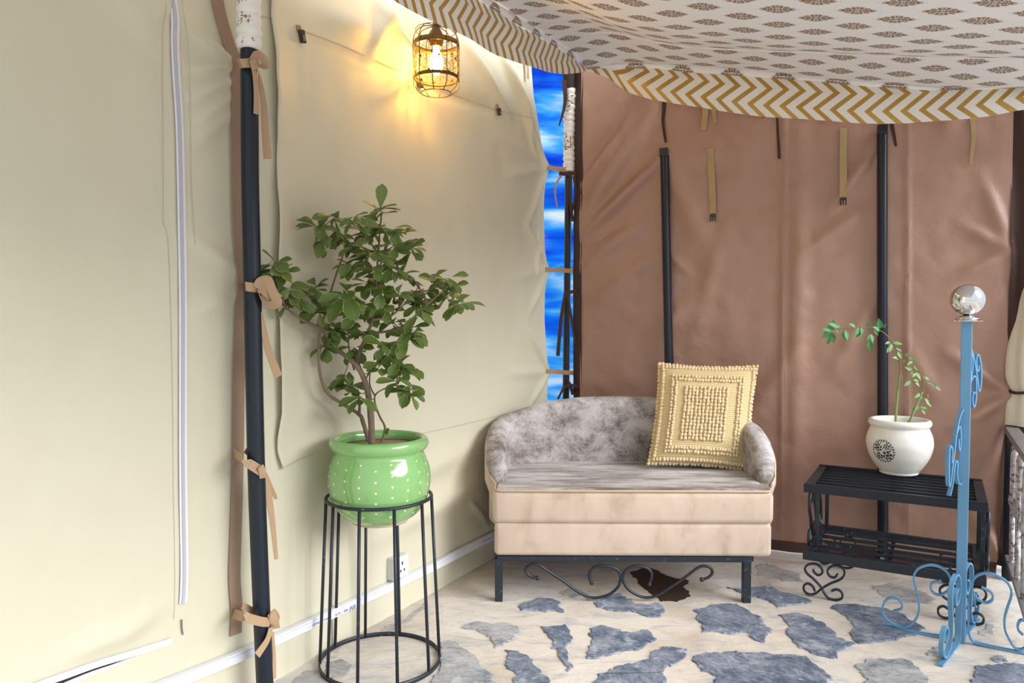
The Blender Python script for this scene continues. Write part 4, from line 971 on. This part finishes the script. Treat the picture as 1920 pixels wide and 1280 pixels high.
# ------------------------------------------------------------------ black two-tier shelf
SA = on_floor(1505, 1040, .185); SA.z = 0; SB = on_floor(1850, 1092, .185); SB.z = 0
sd = (SB - SA).normalized(); SLn = (SB - SA).length; sb = Vector((-sd.y, sd.x, 0))
if sb.y < 0: sb = -sb
DP = .50; ry = math.atan2(sd.y, sd.x)
shelf = thing('plant_shelf', 'low black iron two-tier slatted shelf on heart-shaped scroll feet', 'shelf', (SA.x, SA.y, 0), ry)
def tier(z, hgt, nsl, name, mat):
    f = MB()
    f.box((SLn / 2, .010, z), (SLn, .020, hgt)); f.box((SLn / 2, DP - .010, z), (SLn, .020, hgt))
    f.box((.019, DP / 2, z), (.038, DP - .04, hgt * .8)); f.box((SLn - .019, DP / 2, z), (.038, DP - .04, hgt * .8))
    fo = f.build(name, mat, shelf, False, bevel=.002)
    for i in range(nsl):
        y = .02 + (DP - .04) * (i + .6) / (nsl + .2)
        MB().bar([(.03, y, z + .002), (SLn - .03, y, z + .002)], .013, .014, (0, 0, 1)).build('slat', mat, fo, False)
    MB().bar([(SLn * .49, .02, z - .010), (SLn * .49, DP - .02, z - .010)], .016, .006, (0, 0, 1)).build('cross_bar', mat, fo, False)
tier(.485, .038, 7, 'top_tier', 'black_metal'); tier(.185, .040, 5, 'lower_tier', 'iron')
for x in (.045, SLn - .012):
    for y in (.10, DP - .06):
        MB().bar([(x, y, .20), (x, y, .47)], .022, .016, (1, 0, 0)).build('upright', 'iron', shelf, False, bevel=.002)
    xo = x + (-.026 if x < .2 else .016)
    for ys in (.04, .20, .36):
        P = catmull([(xo, ys + .03, .235), (xo, ys + .045, .26), (xo, ys + .025, .285), (xo, ys, .265), (xo, ys, .235), (xo, ys + .04, .215), (xo, ys + .075, .25), (xo, ys + .05, .33), (xo, ys + .01, .38), (xo, ys + .01, .43), (xo, ys + .045, .46), (xo, ys + .075, .44), (xo, ys + .07, .405), (xo, ys + .045, .405)], 4)
        MB().bar(P, .006, .013, (1, 0, 0)).build('side_scroll', 'iron', shelf)
hA = [(135,765),(125,740),(100,725),(80,740),(85,770),(110,785),(140,775),(170,745),(210,715),(255,690),(275,660),(270,630),(245,615),(215,620),(195,645),(205,675),(230,680),(243,660)]
hB = [(215,755),(240,745),(265,760),(265,790),(240,805),(205,800),(180,770),(165,740),(130,700),(95,670),(85,640),(105,618),(140,615),(165,635),(170,660),(150,675),(130,660),(125,645)]
def fl2(p): return ((p[0] - 175) / 193 * .163, (805 - p[1] - (9 if False else 0)) / 193 * .157 + .004)
for fx in (.085, SLn - .085):
    for fy in (.012, DP - .012):
        ft = MB()
        for C_ in (hA, hB): ft.bar(catmull([(fx + fl2((p[0], p[1] + (p[0] - 175) * -.10))[0], fy, max(.0055, fl2((p[0], p[1] + (p[0] - 175) * -.10))[1] - .006)) for p in C_], 4), .008, .012, (0, 1, 0))
        ft.build('scroll_foot', 'iron', shelf)
# white pot
WP = on_floor(1685, 886, .5055); wpot = thing('flower_pot', 'round white glazed flower pot with a black floral medallion on the slatted shelf', 'flower pot', WP)
kk = WP.y / F
wp_prof = [(.078, 0), (.082, .004), (.083, .012), (.100, .034), (.124, .075), (.137, .118), (.139, .145), (.134, .175), (.124, .200), (.121, .210), (.128, .220), (.131, .231), (.127, .242), (.117, .246), (.108, .240), (.106, .22)]
wps = [(q.x, q.y) for q in catmull([(r * 1.03, z * 1.04, 0) for r, z in wp_prof], 4)]
MB().lathe([(0, 0)] + wps, n=56).build('body', 'whitepot', wpot)
MB().lathe([(0, .226), (.06, .228), (.1095, .226)], n=32).build('soil', 'soil_grey', wpot)
# medallion: petals laid on the curved body
md = MB(); rm = random.Random(4)
to_cam = math.atan2(-WP.y, -WP.x); a_c = to_cam - .50; zc_ = .117; RM = .050
def on_pot(x, y):
    z = zc_ + y; r = prof_r(wps[:52], z) + .0006; a = a_c + x / r; return Vector((r * math.cos(a), r * math.sin(a), z))
def petal(x, y, ang, L, w):
    V = []
    for q in range(8):
        t = 2 * PI * q / 8; lx, ly = L * math.cos(t), w * math.sin(t) * (1.0 - .35 * math.cos(t))
        V.append(on_pot(x + lx * math.cos(ang) - ly * math.sin(ang), y + lx * math.sin(ang) + ly * math.cos(ang)))
    md.add(V, [tuple(range(8))])
def flower(x, y, s_):
    petal(x, y, 0, s_ * .30, s_ * .30)
    for q in range(6):
        a = 2 * PI * q / 6 + .3; petal(x + math.cos(a) * s_ * .68, y + math.sin(a) * s_ * .68, a + .9, s_ * .36, s_ * .20)
flower(-.020, .015, .021); flower(.018, .022, .016); flower(.019, -.019, .023); flower(-.020, -.024, .018)
for q in range(26):
    a = 2 * PI * q / 26; petal(math.cos(a) * RM, math.sin(a) * RM, a + (.6 if q % 2 else -.5), .0062, .0030)
for q in range(75):
    x, y = rm.uniform(-.044, .044), rm.uniform(-.044, .044)
    if x * x + y * y < .045 ** 2: petal(x, y, rm.uniform(0, PI), .0042, .0018)
md.build('floral_print', 'print', wpot, False)
# rose
rose = thing('rose_plant', 'young rose plant with two green canes growing in the white pot', 'plant', WP + Vector((0, 0, .225)))
Zr = lambda x, y, dy=0: at_y(1500 + x / 3.556, 560 + y / 3.556, WP.y + dy)
def stem(pts, r0, r1, mat, dy=0):
    P = [Zr(x, y, dy) for x, y in pts]
    C_ = catmull(P, 5); n2 = len(C_)
    return MB().tube(world_to(rose, C_), r0, 8, scale=[1 + (r1 / r0 - 1) * i / (n2 - 1) for i in range(n2)]).build('cane', mat, rose)
stem([(637, 845), (640, 760), (648, 660), (656, 580), (665, 510)], .0062, .0048, 'greenstem', 0)
stem([(664, 515), (668, 450), (655, 380), (636, 320), (600, 265), (540, 215), (470, 192), (400, 190), (300, 197), (215, 205)], .0030, .0013, 'redstem', 0)
stem([(720, 848), (745, 785), (785, 690), (815, 620)], .0062, .0050, 'greenstem', -.02)
stem([(815, 622), (822, 560), (800, 490), (770, 440), (735, 400), (690, 375)], .0026, .0012, 'redstem', -.02)
stem([(818, 560), (850, 545), (890, 560), (925, 600)], .0014, .0008, 'redstem', -.03); stem([(675, 600), (680, 520), (668, 480)], .0018, .001, 'greenstem', -.01)
RLM = [leaf_mesh('rose_leaflet', 'roseleaf', .034, .018, False, .1, .06), leaf_mesh('rose_leaflet', 'youngleaf', .028, .013, False, .1, .06)]
rleaf = [(250,195,-60,-35,0),(215,205,-80,-10,0),(215,205,5,-75,0),(200,215,-10,-40,0),(240,200,20,30,0),(205,220,-75,45,0),(200,225,-25,80,0),(195,235,-15,100,0),(200,230,30,50,0),(215,225,10,80,0),(290,215,35,110,0),(300,210,25,80,0),(270,190,-30,-10,0),(390,190,-20,60,0),(395,195,20,90,0),(400,190,-30,95,0),(405,190,10,55,0),(440,180,40,-25,0),(370,190,-40,-25,0),(470,235,20,60,0),(465,280,5,75,0),(480,240,-30,40,0),(535,200,-10,-85,0),(530,215,-40,-30,0),(545,190,35,-20,0),(500,200,20,45,0),(600,290,-30,10,1),(620,295,70,5,1),(640,330,40,20,1),(610,300,-10,60,1),(600,320,-20,40,1),(650,350,40,60,1),(660,400,-40,-10,1),(700,380,40,-20,1),(720,390,40,20,1),(745,410,40,-20,1),(750,420,-35,20,1),(760,440,30,40,1),(750,470,-65,-20,1),(750,480,10,50,1),(775,490,40,60,1),(740,550,-50,35,1),(760,545,40,40,1),(790,550,-30,-10,1),(860,540,-30,-20,1),(880,560,30,30,1),(900,575,40,35,1),(850,560,40,10,1),(800,630,-35,30,1),(800,640,20,30,1),(830,660,35,40,1),(790,720,-40,20,1),(800,720,50,10,1),(810,740,30,30,1),(790,750,10,-30,1),(840,690,40,30,1),(850,660,5,-25,1),(700,820,-20,-20,1),(715,830,15,-25,1),(780,500,-30,20,1),(680,420,30,-10,1)]
for i, (x, y, dx, dy_, kd) in enumerate(rleaf):
    dep = random.uniform(-.03, .01)
    A_, B_ = Zr(x, y, dep), Zr(x + dx, y + dy_, dep - .012); L_ = (B_ - A_).length
    put_leaf(RLM[kd], rose, world_to(rose, [A_])[0], B_ - A_, Vector((random.uniform(-.5, .5), -1, random.uniform(.1, .8))), max(.5, min(1.5, L_ / (.034 if kd == 0 else .028))))

# ------------------------------------------------------------------ blue scroll post
BB = on_floor(1800, 1203); bpst = thing('scroll_post', 'pale blue iron post on four scroll feet with a polished steel ball', 'post', BB)
EL = on_floor(1660, 1176); d1 = (BB - EL); d1.z = 0; d1.normalize(); d2 = Vector((-d1.y, d1.x, 0)); yb = math.atan2(d1.y, d1.x)
RB = Matrix.Rotation(yb, 3, 'Z')
ztop = at_y(1802, 600, BB.y).z
MB().box((0, 0, ztop / 2), (.036, .036, ztop), RB).build('shaft', 'blue', bpst, False, bevel=.003)
MB().lathe([(0, 0), (.05, 0), (.051, .003), (.040, .008), (.039, .012), (.028, .018), (.012, .024)], (0, 0, ztop - .004), 28).build('collar', 'chrome', bpst, auto=40)
RS = .0585
MB().lathe([(RS * math.sin(PI * i / 20), -RS * math.cos(PI * i / 20)) for i in range(21)], (0, 0, ztop + .018 + RS), 36).build('ball', 'chrome', bpst)
Zb = lambda x, y: (1500 + x / 4, 960 + y / 4)
arm = [(700,755),(755,740),(765,705),(735,665),(680,655),(635,685),(617,745),(635,800),(680,845),(740,870),(800,870),(850,840),(885,780),(892,700),(875,610),(855,530),(858,480),(890,435),(950,413),(1010,412),(1070,435),(1115,480),(1130,540),(1110,600),(1065,630),(1020,630),(985,600),(980,565),(1000,540),(1060,530)]
A2 = []
for x, y in arm:
    p = hit(*Zb(x, y), BB, d2); A2.append((-(p - BB).dot(d1), p.z))
zmin = min(z for r, z in A2[8:12]); A2 = [(r, max(.012, z - zmin + .015)) for r, z in A2]; rmx = max(r for r, z in A2)
d3 = (on_floor(1770, 1240) - BB).normalized()
for q in range(4):
    dr = [-d1, d1, d3, -d3][q]
    b = MB().bar(catmull([dr * r + Vector((0, 0, z)) for r, z in ([(min(r, .16) + max(0, r - .16) * .55, z) for r, z in A2] if q == 1 else A2)], 4), .007, .016, dr.cross(Vector((0, 0, 1))))
    so = b.build('foot_scroll', 'blue', bpst, auto=40)
    MB().bar(catmull([dr * .024 + Vector((0, 0, .16)), dr * .026 + Vector((0, 0, .08)), dr * .034 + Vector((0, 0, .022)), dr * .07 + Vector((0, 0, .007)), dr * .2 + Vector((0, 0, .005)), dr * ((rmx + .01) if q != 1 else .16 + (rmx - .16) * .55 + .006) + Vector((0, 0, .005))], 4), .007, .018, dr.cross(Vector((0, 0, 1)))).build('foot_bar', 'blue', so, auto=40)
vd = Vector((BB.x, BB.y, 0)).normalized(); ds = Matrix.Rotation(math.radians(-28), 3, 'Z') @ vd; dn = Vector((-ds.y, ds.x, 0))
Zs = lambda x, y: hit(1740 + x / 3.556, 600 + y / 3.556, BB, dn)
sc_r = [[(256, 560), (272, 430), (288, 300), (282, 215), (268, 195), (257, 240), (258, 320), (268, 335), (271, 300)], [(262, 160), (276, 185), (298, 260), (318, 380), (330, 470), (342, 440), (347, 350), (335, 250), (320, 232), (314, 270), (318, 330), (328, 335), (330, 300)], [(272, 420), (288, 385), (302, 372), (312, 400), (312, 500), (302, 572), (290, 560), (288, 510), (296, 480), (304, 490)]]
sc_l = [[(228, 592), (206, 640), (184, 740), (168, 870), (152, 1000), (140, 1100), (132, 1080), (130, 980), (134, 870), (144, 838), (154, 870), (150, 950)], [(176, 780), (190, 730), (204, 710), (210, 760), (208, 840), (202, 866), (196, 830), (198, 790)], [(138, 1170), (156, 1090), (168, 980), (178, 940), (188, 950), (186, 1030), (196, 1085), (212, 1088), (224, 1068)]]
for grp, dep in ((sc_r, 1), (sc_l, -1)):
    for P in grp:
        MB().bar(catmull(world_to(bpst, [Zs(x, y) for x, y in P]), 5), .006, .014, dn).build('side_scroll', 'blue', bpst, auto=40)

# ------------------------------------------------------------------ right edge: railing, curtain, posts
RP = on_floor(1890, 1086); rd = -LE
rail = thing('porch_railing', 'grey porch railing with rusty whitish iron scrolls beside the brown wall', 'railing', RP)
zr, zl_ = .71, .115
MB().tube([(0, 0, 0), (0, 0, 1.02 * zr)], .027, 16).build('post', 'pole', rail, auto=50)
MB().tube([tuple(rd * 1.5), tuple(rd * 1.5 + Vector((0, 0, zr)))], .027, 16).build('post', 'pole', rail, auto=50)
MB().bar([rd * -.03 + Vector((0, 0, zr)), rd * 1.55 + Vector((0, 0, zr))], .055, .030, (0, 0, 1)).build('handrail', 'rail', rail, False, bevel=.003)
MB().bar([rd * .01 + Vector((0, 0, zl_)), rd * 1.5 + Vector((0, 0, zl_))], .035, .018, (0, 0, 1)).build('bottom_rail', 'rail', rail, False, bevel=.002)
for i in range(6):
    c = .10 + i * .25
    G = lambda pts, c=c: catmull([rd * (c + x) + Vector((0, 0, z)) for x, z in pts], 5)
    MB().tube(G([(.10, zr - .01), (.09, .60), (.06, .48), (.03, .36), (.05, .22), (.04, zl_)]), .011, 8, scale=None).build('baluster', 'rust', rail)
    MB().bar(G([(.02, .30), (.0, .24), (.03, .17), (.07, .16), (.085, .22), (.06, .27), (.035, .25), (.04, .21)]), .009, .016, LN).build('scroll', 'rust', rail)
    MB().bar(G([(.0, .36), (-.02, .42), (-.03, .54), (.0, .63), (.05, .65), (.06, .60), (.03, .57), (.015, .60)]), .009, .016, LN).build('scroll', 'rust', rail)
    MB().bar(G([(.05, .46), (.07, .38), (.11, .36), (.12, .42), (.10, .46), (.085, .43)]), .009, .016, LN).build('scroll', 'rust', rail)
    MB().lathe([(0, -.03), (.016, -.022), (.02, 0), (.016, .022), (0, .03)], rd * (c + .047) + Vector((0, 0, .41)), 12).build('collar', 'rust', rail)
# corner post hidden behind the brown edge, up to the canopy
EP = brown_pt(BS1 + .085, 0, -.05); ep = thing('tent_pole', 'dark brown sleeved tent post at the right end of the brown wall', 'tent pole', (EP.x, EP.y, 0))
MB().tube([(0, 0, 0), (0, 0, 2.33)], .026, 14).build('shaft', 'dark_brown', ep, auto=50)
# rolled cream curtain tied beside it
RC = at_y(1930, 640, EP.y - .06); rc = thing('rolled_curtain', 'rolled cream canvas curtain tied up above the porch railing', 'curtain', (RC.x, RC.y, .73))
def rcf(u, v):
    a = 2 * PI * u; z = v * 1.5; r = (.085 - .030 * sstep(.35, .8, z) ) * (1 - .22 * math.exp(-((z - .16) / .04) ** 2)) * (1 + .10 * math.sin(5 * a + z * 3) + .05 * noise.noise((math.cos(a) * 2, math.sin(a) * 2, z * 5)))
    return Vector((r * math.cos(a) + .06 * sstep(.2, .9, z) + .02 * sstep(.9, 1.5, z), r * math.sin(a), z))
grid(36, 70, rcf).build('roll', 'cream_flat', rc)
MB().tube([(.078 * math.cos(2 * PI * i / 20), .078 * math.sin(2 * PI * i / 20), .16 + .006 * math.sin(i)) for i in range(20)], .007, 6, True).build('tie', 'dark_brown', rc)
ribbon([(-.03, -.078, .15), (-.034, -.084, .10), (-.022, -.084, .05)], .02, (0, -1, 0), .3).build('tie_tail', 'dark_brown', rc, solid=.002)
